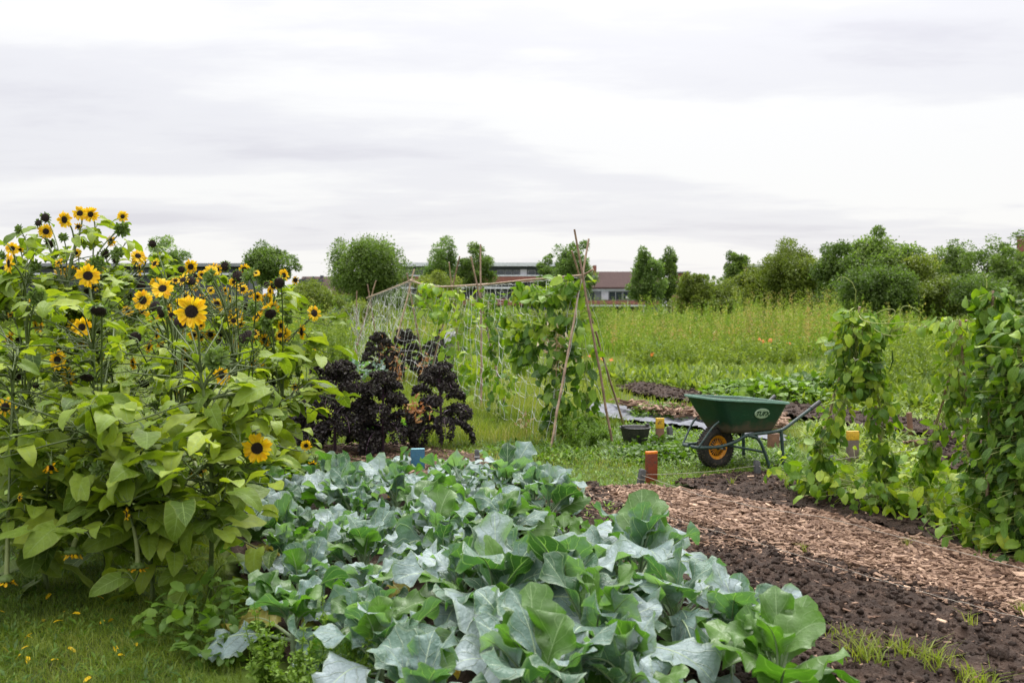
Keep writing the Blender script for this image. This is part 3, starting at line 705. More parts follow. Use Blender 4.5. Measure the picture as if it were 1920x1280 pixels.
# ================================================================ made things
def post(name, px, py, wdt, dep, ytop, mats, label, cat='stake', rz=.2, tilt=(0, 0), top=.12, group=None, endname='painted_end'):
    g_ = G(px, py); D = g_[1]; h = (py - ytop) / F_PX * D * 1.0
    r = empty(name, g_, label, cat, group, rz); r.rotation_euler = (tilt[0], tilt[1], rz)
    tf = top if len(mats) > 1 else 0
    MB().box((0, 0, (h - tf) / 2 - .06), (wdt, dep, h - tf + .12), .003).build('shaft', M[mats[0]], r)
    if len(mats) > 1:
        MB().box((0, 0, h - tf / 2 + .0005), (wdt + .002, dep + .002, tf), .003).build(endname, M[mats[1]], r)
    return r, h
post('marker_stake', 1221, 906, .105, .035, 845, ['stake_red', 'stake_orange'], 'red-brown stained marker stake with bright orange top, next to the chip path', rz=.32, top=.022, endname='orange_top')
r, h = post('marker_stake', 1237, 834, .09, .04, 783, ['stake_brown', 'yellow_paint'], 'brown wooden stake with yellow painted head right of the black bucket', rz=.1, top=.115, endname='yellow_head')
# the dark number-like smudges on the yellow head
mb = MB()
for k in range(7):
    mb.box((random.uniform(-.025, .025), -.0225, h - .05 + random.uniform(-.025, .03)), (random.uniform(.008, .02), .002, random.uniform(.004, .012)), 0)
tag(mb.build('mark', M['stake_brown'], r), 'dark worn marks on the yellow paint')
post('marker_stake', 1598, 866, .115, .04, 807, ['stake_grey', 'yellow_paint'], 'grey-brown stake with yellow head seen behind the leftmost climbing bean', rz=.1, top=.09, endname='yellow_head')
post('marker_stake', 783, 885, .13, .045, 840, ['blue_paint', 'blue_end'], 'blue painted stake just behind the broccoli leaves', rz=.15, top=.008, endname='pale_end')
post('wooden_stake', 1708, 818, .045, .045, 772, ['stake_brown'], 'thin reddish wooden stake in the far soil bed behind the beans', rz=.3, tilt=(0, -.12))
post('wooden_stake', 1450, 842, .12, .05, 812, ['stake_brown'], 'low brown board end beneath the wheelbarrow tray', rz=.2)
PEGS = [(1036, 925, 898, 'black peg at the far left corner of the dark soil bed'), (1200, 912, 887, 'grey peg leaning beside the red-brown stake'), (1257, 832, 805, 'dark peg just right of the yellow headed stake'),
        (1421, 892, 871, 'dark peg in front of the wheelbarrow legs'), (895, 876, 850, 'dark peg with a pale band in the grass behind the broccoli'), (1561, 880, 861, 'dark peg at the foot of the leftmost climbing bean'),
        (1751, 850, 838, 'dark peg by the soil patch behind the beans')]
tops = []
for k, (px, py, yt, lab) in enumerate(PEGS):
    g_ = G(px, py); h = (py - yt) / F_PX * g_[1] + .035
    r = empty('peg', g_, lab, 'peg', 'dark pegs marking the bed corners'); r.rotation_euler = (random.uniform(-.08, .08), .14 if k == 1 else random.uniform(-.08, .08), random.uniform(0, .8))
    wd = .05 if k < 4 else .045
    mb = MB().box((0, 0, h / 2 - .04), (wd, wd, h + .08), .004); mb.build('shaft', M['peg'], r)
    MB().box((0, 0, h + .002), (wd * .72, wd * .72, .006), .001).build('hollow_shade_slab', M['hub'], r)  # raised dark slab on a solid top, imitating the shade of a hollow
    if k == 4: MB().box((0, 0, h * .62), (wd + .004, wd + .004, .012), .001).build('band', M['winframe'], r)
    if k == 1: MB().box((0, 0, h * .45), (wd + .006, wd + .006, .006), .001).build('string_wrap', M['string'], r)
    tops.append(g_ + [0, 0, h * .7])

def string(pts, lab, rad=.0021, sag=.0):
    P_ = []
    for a, b in zip(pts[:-1], pts[1:]):
        for s in np.linspace(0, 1, 14)[:-1]:
            P_.append(a * (1 - s) + b * s + np.array([rng.normal(0, .003), rng.normal(0, .003), -sag * 4 * s * (1 - s) + rng.normal(0, .0015)]))
    P_.append(pts[-1])
    o = MB().tube(P_, rad, 4, 0, .5, cap=False).build('string_line', M['string'])
    tag(o, lab, 'string', 'strings marking the beds')
G2 = lambda x, y, z=.09: G(x, y - 0, z)
string([tops[1], G2(1310, 927), G2(1433, 953), G2(1547, 970), G2(1633, 992), G2(1754, 1023), G2(1920, 1066), G2(2200, 1142)], 'pale string running along the far edge of the chip path')
string([tops[0], G2(1117, 930, .07), G2(1233, 963, .07), G2(1413, 1015, .07), G2(1607, 1074, .07), G2(1762, 1118, .07), G2(1912, 1157, .07), G2(2150, 1230, .07)], 'pale string along the near edge of the chip path, over the soil', .0016)
string([tops[1], tops[3]], 'thin string stretched across the grass in front of the wheelbarrow', .002, .02)
string([tops[3], G2(1480, 897, .08), G2(1700, 930, .07)], 'string from the peg by the wheelbarrow towards the low beans', .002)
string([tops[5], tops[6], G2(1900, 870, .06)], 'string between the two pegs behind the climbing beans', .0022)
string([tops[0] * [1, 1, .5], G2(960, 905, .05)], 'thin string from the soil corner peg to the broccoli bed', .002)

# loose sticks
def stick(name, a, b, w_, mat, lab, cat='stick', group=None):
    a, b = np.array(a), np.array(b); d = b - a; L = np.linalg.norm(d)
    y = d / L; z = unit(np.array([0, -.3, 1]) - y * np.dot([0, -.3, 1], y)); x = np.cross(y, z)
    tag(MB().box((a + b) / 2, (w_, L, w_ * .45), .002, M=np.stack([x, y, z], 1)).build(name, M[mat]), lab, cat, group)
stick('plank', G(918, 918, .02), G(941, 897, .16), .04, 'stake_red', 'dark red-brown slat poking up behind the broccoli')
stick('wood_splinter', G(1309, 1006, .04), G(1306, 984, .09), .02, 'chip', 'pale upright splinter at the near edge of the chips')
stick('plant_label', G(745, 866, .02), G(690, 862, .04), .05, 'black_plastic', 'dark flat plastic strip on the mulch under the kale', 'plastic strip')
stick('plank', G(1168, 848, .02), G(1160, 838, .06), .03, 'bamboo', 'short pale offcut in the grass left of the bucket')

# ---------------------------------------------------------------- bucket
g_ = G(1191, 838); D = g_[1]
r = empty('bucket', g_, 'black plastic builders bucket with worn rim standing in the weeds', 'bucket', rz=.5)
R1 = 29 / F_PX * D; H = .225
pr = [(.001, .006), (R1 * .66, .004), (R1 * .70, .012), (R1 * .93, H * .86), (R1 * .95, H * .88), (R1 * .95, H * .95), (R1 * 1.02, H * .96), (R1 * 1.04, H * .985), (R1 * 1.02, H), (R1 * .94, H), (R1 * .91, H * .96), (R1 * .66, .03), (.001, .026)]
bk = MB().lathe(pr, 36); bk.build('shell', M['black_plastic'], r)
for s in (1, -1):
    tag(MB().box((s * R1 * .97, 0, H * 1.03), (.03, .045, .035), .006).build('handle_lug', M['black_plastic'], r))
an = np.linspace(0, PI, 20)
MB().tube(np.stack([np.cos(an) * R1 * .98, -np.sin(an) * R1 * 1.0, H * 1.02 - np.sin(an) * .012], 1), .004, 6).build('handle', M['hub'], r)

# ---------------------------------------------------------------- wheelbarrow (x along the barrow from the wheel to the grips)
YAW = math.radians(28)
W0 = np.array([1.935, 8.57, 0])
wb = empty('wheelbarrow', W0, 'dark green wheelbarrow with orange spoked wheel rim parked on the grass', 'wheelbarrow', rz=YAW)
Rw = .205
# wheel: axis along local y
A = np.array([[1, 0, 0], [0, 0, 1], [0, -1, 0]], float)      # lathe z -> local y
wh = bpy.data.objects.new('wheel', None); C.objects.link(wh); wh.parent = wb; wh.location = (0, 0, Rw)
an = np.linspace(0, 2 * PI, 16, endpoint=False)
tr = .052
prof = [(Rw - tr + tr * math.cos(a) * .98, tr * 1.05 * math.sin(a)) for a in an]
ty = MB().lathe(prof, 56, 0, .5, M=A, close=True)
for k in range(44):           # tread blocks
    a = 2 * PI * k / 44
    for s in (-1, 0, 1):
        aa = a + (.07 if s == 0 else 0)
        c = np.array([math.cos(aa), 0, math.sin(aa)]); tg = np.array([-math.sin(aa), 0, math.cos(aa)]); yy = np.array([0, 1, 0])
        rad = Rw - .002 if s == 0 else Rw - .013
        ty.box(c * rad + yy * s * .033, (.016, .024, .011), .002, M=np.stack([tg, yy, c], 1))
ty.build('tyre', M['tyre'], wh)
rp = [(.112, -.032), (.118, -.036), (.122, -.030), (.112, -.022), (.094, -.016), (.092, 0), (.094, .016), (.112, .022), (.122, .030), (.118, .036), (.112, .032), (.088, .024), (.084, 0), (.088, -.024)]
rim = MB().lathe(rp, 48, M=A, close=True)
for k in range(20):
    a = 2 * PI * k / 20
    for s in (-1, 1):
        c = np.array([math.cos(a), 0, math.sin(a)])
        rim.tube([c * .03 + [0, s * .028, 0], c * .09 + [0, s * .022, 0]], [.0042, .0026], 5)
rim.lathe([(.024, -.034), (.036, -.034), (.038, -.028), (.038, .028), (.036, .034), (.024, .034)], 24, M=A)
rim.build('rim', M['rim_orange'], wh)
MB().lathe([(.001, -.008), (.092, -.006), (.092, .006), (.001, .008)], 24, M=A).build('spoke_gap_shade', M['hub'], wh)  # added dark disc standing in for the shade between the spokes
MB().lathe([(.001, -.046), (.018, -.046), (.024, -.04), (.024, .04), (.018, .046), (.001, .046)], 20, M=A).build('hub', M['hub'], wh)
MB().lathe([(.001, -.105), (.008, -.105), (.009, -.10), (.009, .10), (.008, .105), (.001, .105)], 12, M=A).build('axle', M['hub_bolt'] if 'hub_bolt' in M else M['fascia'], wh)

# tray: lofted rounded rectangles
def rrect(x0, x1, hw0, hw1, z0, z1, rr, n=6):
    """outline at front x0 (half width hw0) to rear x1 (half width hw1), height z0 front to z1 rear"""
    pts = []
    cs = [(x1 - rr, hw1 - rr, 0), (x0 + rr, hw0 - rr, PI / 2), (x0 + rr, -hw0 + rr, PI), (x1 - rr, -hw1 + rr, 1.5 * PI)]
    for cx_, cy_, a0 in cs:
        for k in range(n + 1):
            a = a0 + PI / 2 * k / n
            x = cx_ + rr * math.cos(a); y = cy_ + rr * math.sin(a)
            pts.append((x, y, z0 + (z1 - z0) * (x - x0) / (x1 - x0)))
    return np.array(pts)
LV = [rrect(.06, .50, .15, .19, .345, .345, .05), rrect(.02, .525, .175, .215, .352, .352, .07), rrect(.0, .55, .19, .235, .385, .375, .08),
      rrect(-.11, .605, .225, .28, .545, .50, .09), rrect(-.20, .655, .25, .315, .685, .612, .10), rrect(-.21, .66, .253, .318, .692, .618, .10)]
LIN = [rrect(-.195, .648, .243, .308, .688, .614, .095), rrect(-.10, .60, .23, .272, .55, .505, .085), rrect(.01, .545, .185, .228, .392, .383, .075), rrect(.03, .515, .165, .20, .36, .36, .06)]
def loft(mb, rings, mi=0, capf=False, capl=False):
    n = len(rings[0]); V = np.concatenate(rings); k = np.arange(n); k2 = (k + 1) % n
    F = np.concatenate([np.stack([i * n + k, i * n + k2, (i + 1) * n + k2, (i + 1) * n + k], 1) for i in range(len(rings) - 1)])
    mb.add(V, F, mi)
    for do, i in ((capf, 0), (capl, len(rings) - 1)):
        if do:
            c = rings[i].mean(0); VV = np.concatenate([rings[i], [c]]); mb.add(VV, np.stack([k, k2, np.full(n, n)], 1), mi)
tray = MB(); loft(tray, LV + LIN, 0, True, True); tr_o = tray.build('tray', M['barrow_green'], wb)
rm = MB()
ro = rrect(-.223, .675, .265, .332, .695, .621, .105); ri = rrect(-.20, .655, .247, .312, .696, .622, .095); rb = rrect(-.223, .675, .265, .332, .680, .606, .105)
loft(rm, [rb, ro + [0, 0, .004], ri + [0, 0, .003], ri - [0, 0, .01]]); rm.build('rolled_rim', M['barrow_rim'], wb)
# badge on the near side wall (local -y), tilted with the wall between two loft levels
def wall_pt(x, f):
    """point on the near side wall at local x, f=0 at level 2 to 1 at the rim"""
    z0_, z1_ = .38, .612 + (.685 - .612) * (.655 - x) / .925
    y0_ = -(.19 + (.235 - .19) * (x + .02) / .57); y1_ = -(.25 + (.315 - .25) * (x + .27) / .925)
    return np.array([x, y0_ + (y1_ - y0_) * f, z0_ + (z1_ - z0_) * f])
c0 = wall_pt(.33, .60); ex = unit(wall_pt(.45, .60) - wall_pt(.21, .60)); ey = unit(wall_pt(.33, .8) - wall_pt(.33, .4)); ez = np.cross(ex, ey); ey = np.cross(ez, ex)
if ez[1] > 0: ez = -ez
a_ = np.linspace(0, 2 * PI, 40, endpoint=False)
def ell(rx, ry, off): return c0 + np.outer(np.cos(a_) * rx, ex) + np.outer(np.sin(a_) * ry, ey) + ez * off
bd = MB(); loft(bd, [ell(.086, .050, -.004), ell(.086, .050, .0095), ell(.082, .046, .0105)], 0, False, True)
bdo = bd.build('badge', M['badge'], wb)
fc = bpy.data.curves.new('lettering', 'FONT'); fc.body = 'TUFX'; fc.size = .062; fc.align_x = 'CENTER'; fc.align_y = 'CENTER'; fc.extrude = .0015; fc.offset = .0012; fc.shear = .2
fo = bpy.data.objects.new('tmp_text', fc); C.objects.link(fo)
bpy.context.view_layer.update()
dg = bpy.context.evaluated_depsgraph_get(); tm = bpy.data.meshes.new_from_object(fo.evaluated_get(dg)); bpy.data.objects.remove(fo)
tm.name = 'lettering'; tm.materials.clear(); tm.materials.append(M['badge_text'])
to = inst('lettering', tm, bdo)
Mx = np.eye(4); Mx[:3, 0] = ex; Mx[:3, 1] = ey; Mx[:3, 2] = ez; Mx[:3, 3] = c0 + ez * .0125
to.matrix_basis = Matrix(Mx.tolist())
# frame
TR = .016
def smooth(pts, n=5):
    pts = [np.array(p, float) for p in pts]; out = [pts[0]]
    for i in range(1, len(pts) - 1):
        a, b, c = pts[i - 1], pts[i], pts[i + 1]
        la, lc = min(.07, np.linalg.norm(b - a) * .45), min(.07, np.linalg.norm(c - b) * .45)
        p, q = b + unit(a - b) * la, b + unit(c - b) * lc
        for s in np.linspace(0, 1, n): out.append(p * (1 - s) ** 2 + 2 * b * s * (1 - s) + q * s * s)
    out.append(pts[-1]); return out
rail = []
fr = MB()
L_ = lambda s: [(-.31, s * .02, .235), (-.31, s * .12, .235), (-.05, s * .125, .225), (.12, s * .17, .275), (.20, s * .19, .33), (.50, s * .245, .345), (.60, s * .262, .36), (1.02, s * .30, .60)]
for s in (-1, 1): fr.tube(smooth(L_(s)), TR, 10)
fr.build('frame_rails', M['frame_green'], wb)
for s in (-1, 1):
    MB().tube(smooth([(-.30, s * .115, .24), (-.16, s * .15, .43), (-.10, s * .16, .47)]), .010, 8).build('tray_brace', M['frame_green'], wb)
    lg = MB().tube([(.575, s * .262, .37), (.59, s * .268, .2), (.60, s * .272, .0)], .0165, 10)
    lg.box((.60, s * .272, .012), (.06, .045, .012), .004)
    lg.build('leg', M['frame_green'], wb)
    MB().tube(smooth([(.22, s * .20, .325), (.33, s * .22, .30), (.39, s * .245, .16), (.44, s * .262, .0)]), .0155, 10).build('leg', M['frame_green'], wb)
    MB().tube([np.array([.93, s * .292, .549]), np.array([1.04, s * .302, .612])], .021, 12).build('grip', M['hub'], wb)
    MB().tube([(.0, s * .118, Rw), (.0, s * .136, Rw)], .012, 8).build('axle_clamp', M['hub'], wb)
cb_ = MB().tube([(.40, -.25, .155), (.40, .25, .155)], .011, 8)
cb_.tube([(.40, -.245, .16), (.06, -.13, .232)], .010, 8); cb_.tube([(.40, .245, .16), (.06, .13, .232)], .010, 8)
cb_.tube([(.52, -.25, .345), (.52, .25, .345)], .012, 8)
cb_.build('cross_braces', M['frame_green'], wb)

# ---------------------------------------------------------------- bean frame (lashed canes) and its net
def cane(parent, a, b, rad=.011, tint=.5, org=None):
    a, b = np.array(a, float), np.array(b, float)
    n = 12; pts = [a + (b - a) * s + rng.normal(0, .004, 3) * (0 < s < 1) for s in np.linspace(0, 1, n)]
    # nodes: slight swellings
    rr = []; pp = []
    for i, p in enumerate(pts[:-1]):
        q = pts[i + 1]
        for s, k in ((0, 1.22), (.06, 1.0), (.5, .97), (.94, 1.0)): pp.append(p + (q - p) * s); rr.append(rad * k * (1.1 - .3 * (i + s) / n))
    pp.append(pts[-1]); rr.append(rad * .8)
    return MB().tube(pp, rr, 8, 0, tint).build('cane', M['bamboo'], parent, origin=org)
base_f = G(1090, 830); bf = empty('cane_trellis', base_f, 'long bamboo cane frame of lashed A-shaped pairs carrying the bean net', 'trellis')
def gb(px, py): return G(px, py)
J = {}
J[1] = P(1094, 516, 10.1); J[2] = P(898, 536, 13.9); J[3] = P(850, 537, 16.0); J[4] = P(769, 527, 18.2); J[5] = P(692, 557, 22.0)
canes = [(gb(1030, 842), P(1104, 448, 10.3)), (gb(1150, 832), P(1077, 430, 10.0)), (gb(1172, 800), P(1072, 470, 10.6)),
         (gb(903, 768), P(901, 458, 13.9)), (gb(948, 762), P(883, 481, 13.6)),
         (gb(800, 728), P(862, 480, 16.0)), (gb(868, 722), P(842, 492, 16.2)),
         (gb(722, 718), P(777, 504, 18.2)), (gb(800, 712), P(763, 512, 18.4)),
         (gb(656, 690), P(705, 526, 22.0)), (gb(716, 690), P(689, 533, 22.0)), (gb(668, 686), P(669, 545, 23.0))]
for k, (a, b) in enumerate(canes): a = a.copy(); a[2] = -.05; cane(bf, a, b, .0135 if k < 3 else .015 if k < 7 else .018, random.random(), base_f)
rk = [P(1112, 505, 10.0), J[1], P(1000, 527, 12), J[2], J[3], P(805, 538, 17.2), J[4]]
MB().tube([rk[0], rk[1], P(985, 525, 12.2), J[2] + [0, 0, .01]], .012, 8, 0, .8).build('ridge_cane', M['bamboo'], bf, origin=base_f)
MB().tube([J[2] + [.15, -.3, .02], J[3], P(805, 538, 17.2), J[4] + [0, 0, .02]], .017, 8, 0, .9).build('ridge_cane', M['bamboo'], bf, origin=base_f)
MB().tube([J[4] + [.1, -.2, .03], P(733, 541, 20), J[5], P(688, 559, 22.4)], .02, 8, 0, 1.0).build('ridge_cane', M['bamboo'], bf, origin=base_f)
for k in (1, 2, 4, 5):
    pts = [J[k] + .022 * np.array([math.cos(a), .4 * math.sin(2 * a), math.sin(a)]) + [0, 0, .01 * a / 6 - .02] for a in np.linspace(0, 25, 60)]
    MB().tube(pts, .0028, 4, 0, .5, cap=False).build('lashing', M['string'], bf, origin=base_f)

def net(rows_top, rows_bot, nu, nv, name, lab, rad, sag=.10, slack=.012, seed=1):
    """square mesh between a top polyline and a bottom polyline"""
    def along(pl, n):
        pl = np.array(pl); d = np.concatenate([[0], np.cumsum(np.linalg.norm(np.diff(pl, axis=0), axis=1))]); s = np.linspace(0, d[-1], n)
        return np.stack([np.interp(s, d, pl[:, k]) for k in range(3)], 1)
    T_, B_ = along(rows_top, nu), along(rows_bot, nu)
    v = np.linspace(0, 1, nv)
    g = T_[:, None] * (1 - v)[None, :, None] + B_[:, None] * v[None, :, None]
    g[..., 2] -= sag * (np.sin(np.linspace(0, PI * 4, nu)) ** 2)[:, None] * np.sin(v * PI)[None]
    nx = fbm(np.arange(nu)[:, None] * .5 + np.zeros(nv), np.zeros((nu, 1)) + np.arange(nv) * .5, seed)
    g += (rng.normal(0, slack, g.shape) + (nx[..., None] - .5) * .08)
    g[:, 0] = T_ + [0, 0, -.01]
    mb = MB()
    for i in range(nu): mb.tube(sub(g[i]), rad, 3, cap=False)
    for j in range(nv): mb.tube(sub(g[:, j]), rad, 3, cap=False)
    return tag(mb.build(name, M['net']), lab, 'net', 'white nets on the bean frame')
def sub(pl):
    out = []
    for a, b in zip(pl[:-1], pl[1:]):
        out.append(a); out.append((a + b) / 2 + rng.normal(0, .008, 3) - [0, 0, .012])
    out.append(pl[-1]); return np.array(out)
net([J[1], J[2]], [gb(1040, 838) + [0, 0, .05], gb(905, 768) + [-.1, 0, .05]], 15, 10, 'bean_net', 'white string net on the near slope between the two nearest cane pairs', .0027)
net([J[1], J[2]], [gb(1165, 800) + [0, 0, .1], gb(960, 745) + [0, 0, .1]], 12, 8, 'bean_net', 'white string net on the far slope behind the nearest bean leaves', .0022, seed=3)
net([J[2], J[3], J[4]], [gb(905, 766) + [0, 0, .1], gb(720, 716) + [0, 0, .1]], 20, 10, 'bean_net', 'white string net on the middle stretch of the cane frame', .0027, seed=5)
net([J[4], J[5]], [gb(715, 716) + [0, 0, .1], gb(656, 692) + [0, 0, .1]], 24, 11, 'bean_net', 'sagging white net at the far left end of the cane frame', .0032, .2, .03, seed=7)
net([J[4], J[5]], [gb(800, 710) + [0, 0, .1], gb(716, 690) + [0, 0, .1]], 14, 8, 'bean_net', 'white net on the far slope at the left end over the dark kale', .003, .15, .03, seed=8)
# net bundled in a tangle at the far left cane
pts = [P(668 + rng.normal(0, 9), 590 + rng.uniform(-22, 60), 22.6) for _ in range(70)]
tag(MB().tube(np.array(pts), .004, 3, cap=False).build('net_tangle', M['net']), 'bunched tangle of loose net at the leftmost cane', 'net')
# ================================================================ sunflowers
def frame_from(F_, up=(0, 0, 1)):
    z = unit(np.array(F_, float)); x = np.cross(np.array(up, float), z)
    if np.linalg.norm(x) < .1: x = np.array([1., 0, 0])
    x = unit(x); y = np.cross(z, x); m = np.eye(4); m[:3, 0] = x; m[:3, 1] = y; m[:3, 2] = z; return m
PET = [leaf(1, .40, prof_petal, 5, 1, bend=b, fold=.45, twist=tw)[:3] for b, tw in [(.2, 0), (.6, .2), (.9, -.2), (-.3, .3), (.1, -.4), (1.3, 0)]]
SEP = [leaf(1, .42, prof_lance, 4, 1, bend=b, fold=.3)[:3] for b in (-.5, .2, .8, -1.1)]
def ring(mb, temps, n, r0, L, el, spread, tint, z0=0., jit=.12, wide=1.0):
    a = np.arange(n) * 2 * PI / n + rng.normal(0, jit, n); e = el + rng.normal(0, spread, n)
    d = np.stack([np.cos(a) * np.cos(e), np.sin(a) * np.cos(e), np.sin(e)], 1)
    up = np.stack([-np.cos(a) * np.sin(e), -np.sin(a) * np.sin(e), np.cos(e)], 1) + rng.normal(0, .15, (n, 3))
    O = np.stack([np.cos(a) * r0, np.sin(a) * r0, np.full(n, z0)], 1)
    s = L * rng.uniform(.82, 1.1, n)
    mb.scatter(temps, O, d, up, np.stack([s * wide, s, s], 1), np.clip(tint + rng.normal(0, .2, n), 0, 1))
def make_head(kind, k):
    """unit head: petal tip radius 1 for flowers, disc radius .8 for spent heads"""
    cal, pet, dis = MB(), None, None
    if kind in ('f', 's', 'w'):
        dr = (.40, .36, .46)[k % 3]
        cal.lathe([(.02, -.34), (.07, -.26), (.12, -.2), (dr * .95, -.10), (dr * 1.04, 0), (dr * .9, .02)], 18, tint=.5)
        ring(cal, SEP, 16, dr * .9, .34, -.1, .3, .5, -.04)
        pet = MB(); n = (19, 17, 15)[k % 3] if kind == 'f' else 9
        ring(pet, PET, n, dr * .9, 1 - dr * .9, .12, .16, .55, .0)
        if kind == 'f': ring(pet, PET, n - 4, dr * .92, .93 - dr * .9, .28, .2, .7, .015)
        if kind == 'w': pet = MB(); ring(pet, PET, 8, dr * .9, .55, .9, .4, .2, .0)
    elif kind == 'D':
        dr = .6
        cal.lathe([(.10, -1.0), (.14, -.85), (.22, -.72), (.55, -.55), (.80, -.30), (.84, -.1), (.70, .03)], 20, tint=.75)
        ring(cal, SEP, 15, .72, .5, .35, .5, .7, -.2); ring(cal, SEP, 11, .6, .5, -.2, .4, .5, -.42)
        pet = MB(); ring(pet, PET, 13, .68, .62, .95, .4, .25, .0)
    elif kind == 'd':
        dr = .8
        cal.lathe([(.04, -.85), (.1, -.6), (.2, -.45), (dr * .8, -.3), (dr * 1.02, -.05), (dr * .97, .05)], 18, tint=.4)
        ring(cal, SEP, 17, dr * .85, .62, .45, .45, .45, -.15); ring(cal, SEP, 12, dr * .6, .6, -.1, .4, .6, -.3)
    else:
        dr = .45
        cal.lathe([(.04, -.8), (.1, -.55), (.25, -.4), (.55, -.25), (.62, -.05), (.5, .12), (.2, .2), (.01, .2)], 16, tint=.6)
        ring(cal, SEP, 20, .5, 1.0, .9, .3, .8, -.25); ring(cal, SEP, 18, .55, .95, .35, .35, .55, -.2); ring(cal, SEP, 14, .25, .6, 1.2, .3, .9, .1); ring(cal, SEP, 12, .4, .8, -.1, .4, .4, -.3)
    me_c = cal.mesh('flower_head', M['sepal'])
    me_p = pet.mesh('petals', M['petal']) if pet else None
    if kind != 'b':
        dd = MB(); dm = .13 if kind != 'd' else .3
        pr = [(dr * math.sin(a), dm * math.cos(a) * dr / .4 * .6 - .01) for a in np.linspace(PI / 2, .02, 7)]
        dd.lathe(pr, 22)
        V = dd.V[0]; V += rng.normal(0, .008, V.shape)
        # florets: short spikes over the dome in a spiral
        nf = 110; i = np.arange(nf); rr = dr * .97 * np.sqrt((i + .5) / nf); th = i * 2.39996
        zz = dm * dr / .4 * .6 * np.sqrt(np.clip(1 - (rr / dr) ** 2, 0, 1)) - .01
        O = np.stack([rr * np.cos(th), rr * np.sin(th), zz - .01], 1); dv = np.stack([np.cos(th) * rr, np.sin(th) * rr, np.full(nf, dr * .9)], 1)
        s = np.full(nf, .10 * dr / .4)
        dd.scatter(DIAM, O, dv, rng.normal(0, 1, (nf, 3)), s * .8, .5)
        me_d = dd.mesh('disc', M['disc'])
    else: me_d = None
    return me_c, me_p, me_d
HEADS = {k: [make_head(k, i) for i in range(n)] for k, n in (('f', 6), ('s', 4), ('w', 3), ('d', 5), ('b', 3), ('D', 3))}

# px, py, diameter px, kind, facing x, facing z  (facing y is -1 towards the viewer; K = seen from behind)
HL = [(121,412,30,'f',-.25,-.1),(150,400,26,'f',.1,.2),(170,402,28,'f',0,0),(230,406,21,'f',0,0),(86,434,26,'f',.7,0),(85,408,17,'d',0,0),(72,418,13,'d',0,.3),(147,425,18,'w',.2,0),
(208,452,22,'f',-.5,0),(94,457,17,'d',.3,-.9),(37,467,17,'w',.3,-.5),(143,475,19,'f',0,.2),(197,476,16,'d',0,0),(217,487,15,'d',-.2,0),(286,457,15,'d',0,-.2),(17,494,36,'f',-1.0,0),
(165,517,40,'f',.4,.1),(134,511,28,'K',-.2,.2),(111,509,19,'f',0,1.2),(165,543,18,'d',0,0),(262,504,25,'f',-1.3,0),(264,535,20,'d',.1,0),(305,541,40,'f',.1,.5),(268,563,36,'f',0,.1),
(242,555,13,'d',0,0),(348,554,18,'s',0,.4),(359,584,58,'f',.05,.1),(363,520,17,'d',0,0),(408,506,20,'f',-.4,0),(422,499,19,'d',-.3,0),(500,533,12,'d',0,0),(524,530,22,'d',0,-.3),(532,516,22,'f',1.2,0),
(500,561,24,'K',0,.3),(442,592,28,'f',-.2,0),(411,573,19,'f',-1.4,0),(507,588,24,'d',.6,-1.0),(484,588,14,'d',0,0),(532,628,28,'f',-.1,0),(566,622,28,'f',-1.4,0),(589,587,28,'f',1.1,.3),(364,536,20,'K',0,.5),
(329,526,16,'f',.3,.9),(185,582,34,'d',0,-1.6),(185,620,19,'d',0,-2),(154,613,36,'f',0,0),(168,644,17,'f',-.3,0),(77,613,22,'f',-1.0,0),(17,634,26,'f',-.8,.8),(35,638,13,'d',0,0),(108,675,38,'f',-.3,0),
(129,706,32,'f',-.5,0),(163,706,28,'d',0,-1.6),(32,704,20,'d',.6,0),(67,722,13,'d',0,0),(336,618,28,'s',.2,-.8),(364,628,22,'f',.2,-.3),(294,627,22,'f',-1.2,0),(376,610,18,'f',.4,.4),(455,637,17,'d',0,0),
(475,634,18,'w',.3,-.8),(416,703,34,'f',-.4,0),(10,763,38,'s',0,.2),(57,755,16,'b',-.8,.5),(270,719,20,'d',.2,-.8),(336,739,20,'s',0,-.9),(512,716,12,'d',0,0),(316,602,16,'s',.2,.3),(190,672,17,'w',.5,-.3),
(405,672,34,'b',.2,.6),(482,840,52,'f',.1,.05),(574,835,20,'f',.2,.1),(586,871,20,'w',.2,0),(94,876,40,'w',.3,-.9),(238,964,25,'f',-1.3,0),(137,1038,46,'D',.1,-2.6),(258,1065,40,'D',0,-3),(12,1090,46,'D',.1,-3),
(369,885,44,'D',.6,-1.2),(137,823,15,'b',0,1),(37,932,15,'s',-.6,.3),(183,878,20,'b',0,.3),(395,545,15,'f',.3,.3),(430,560,14,'s',-.2,0),(378,515,15,'f',.5,.2),(445,528,16,'s',0,.4),(470,550,15,'f',-.5,.2),
(455,520,13,'d',0,0),(480,512,14,'f',.2,.7),(463,575,14,'d',.3,0),(423,545,15,'f',.9,.1),(388,590,13,'d',0,0),(52,520,16,'b',0,.6),(65,500,20,'b',-.3,.2),(245,590,18,'b',.3,.6),(310,560,20,'b',.6,0),(228,430,20,'b',.8,-.2),(5,480,16,'b',-.9,0),
(540,600,13,'b',.3,.5),(340,505,14,'d',.1,0),(35,430,14,'b',-.6,.3),(118,445,14,'b',0,.5),(205,700,15,'b',0,.7),(290,760,15,'b',.3,.6),(60,560,18,'s',-.3,.2),(20,590,16,'w',0,0),(560,700,11,'b',0,.5),(553,725,14,'s',.4,0),(300,520,13,'b',0,.6),(410,640,12,'d',0,0)]
NLIST = len(HL)
for _ in range(95):
    hx = random.triangular(5, 575, 430); hy = random.uniform(430 + .16 * hx, 690)
    HL.append((hx, hy, random.uniform(17, 27), random.choice('fffffsdbw'), random.uniform(-1.2, 1.2), random.uniform(-.4, .8)))
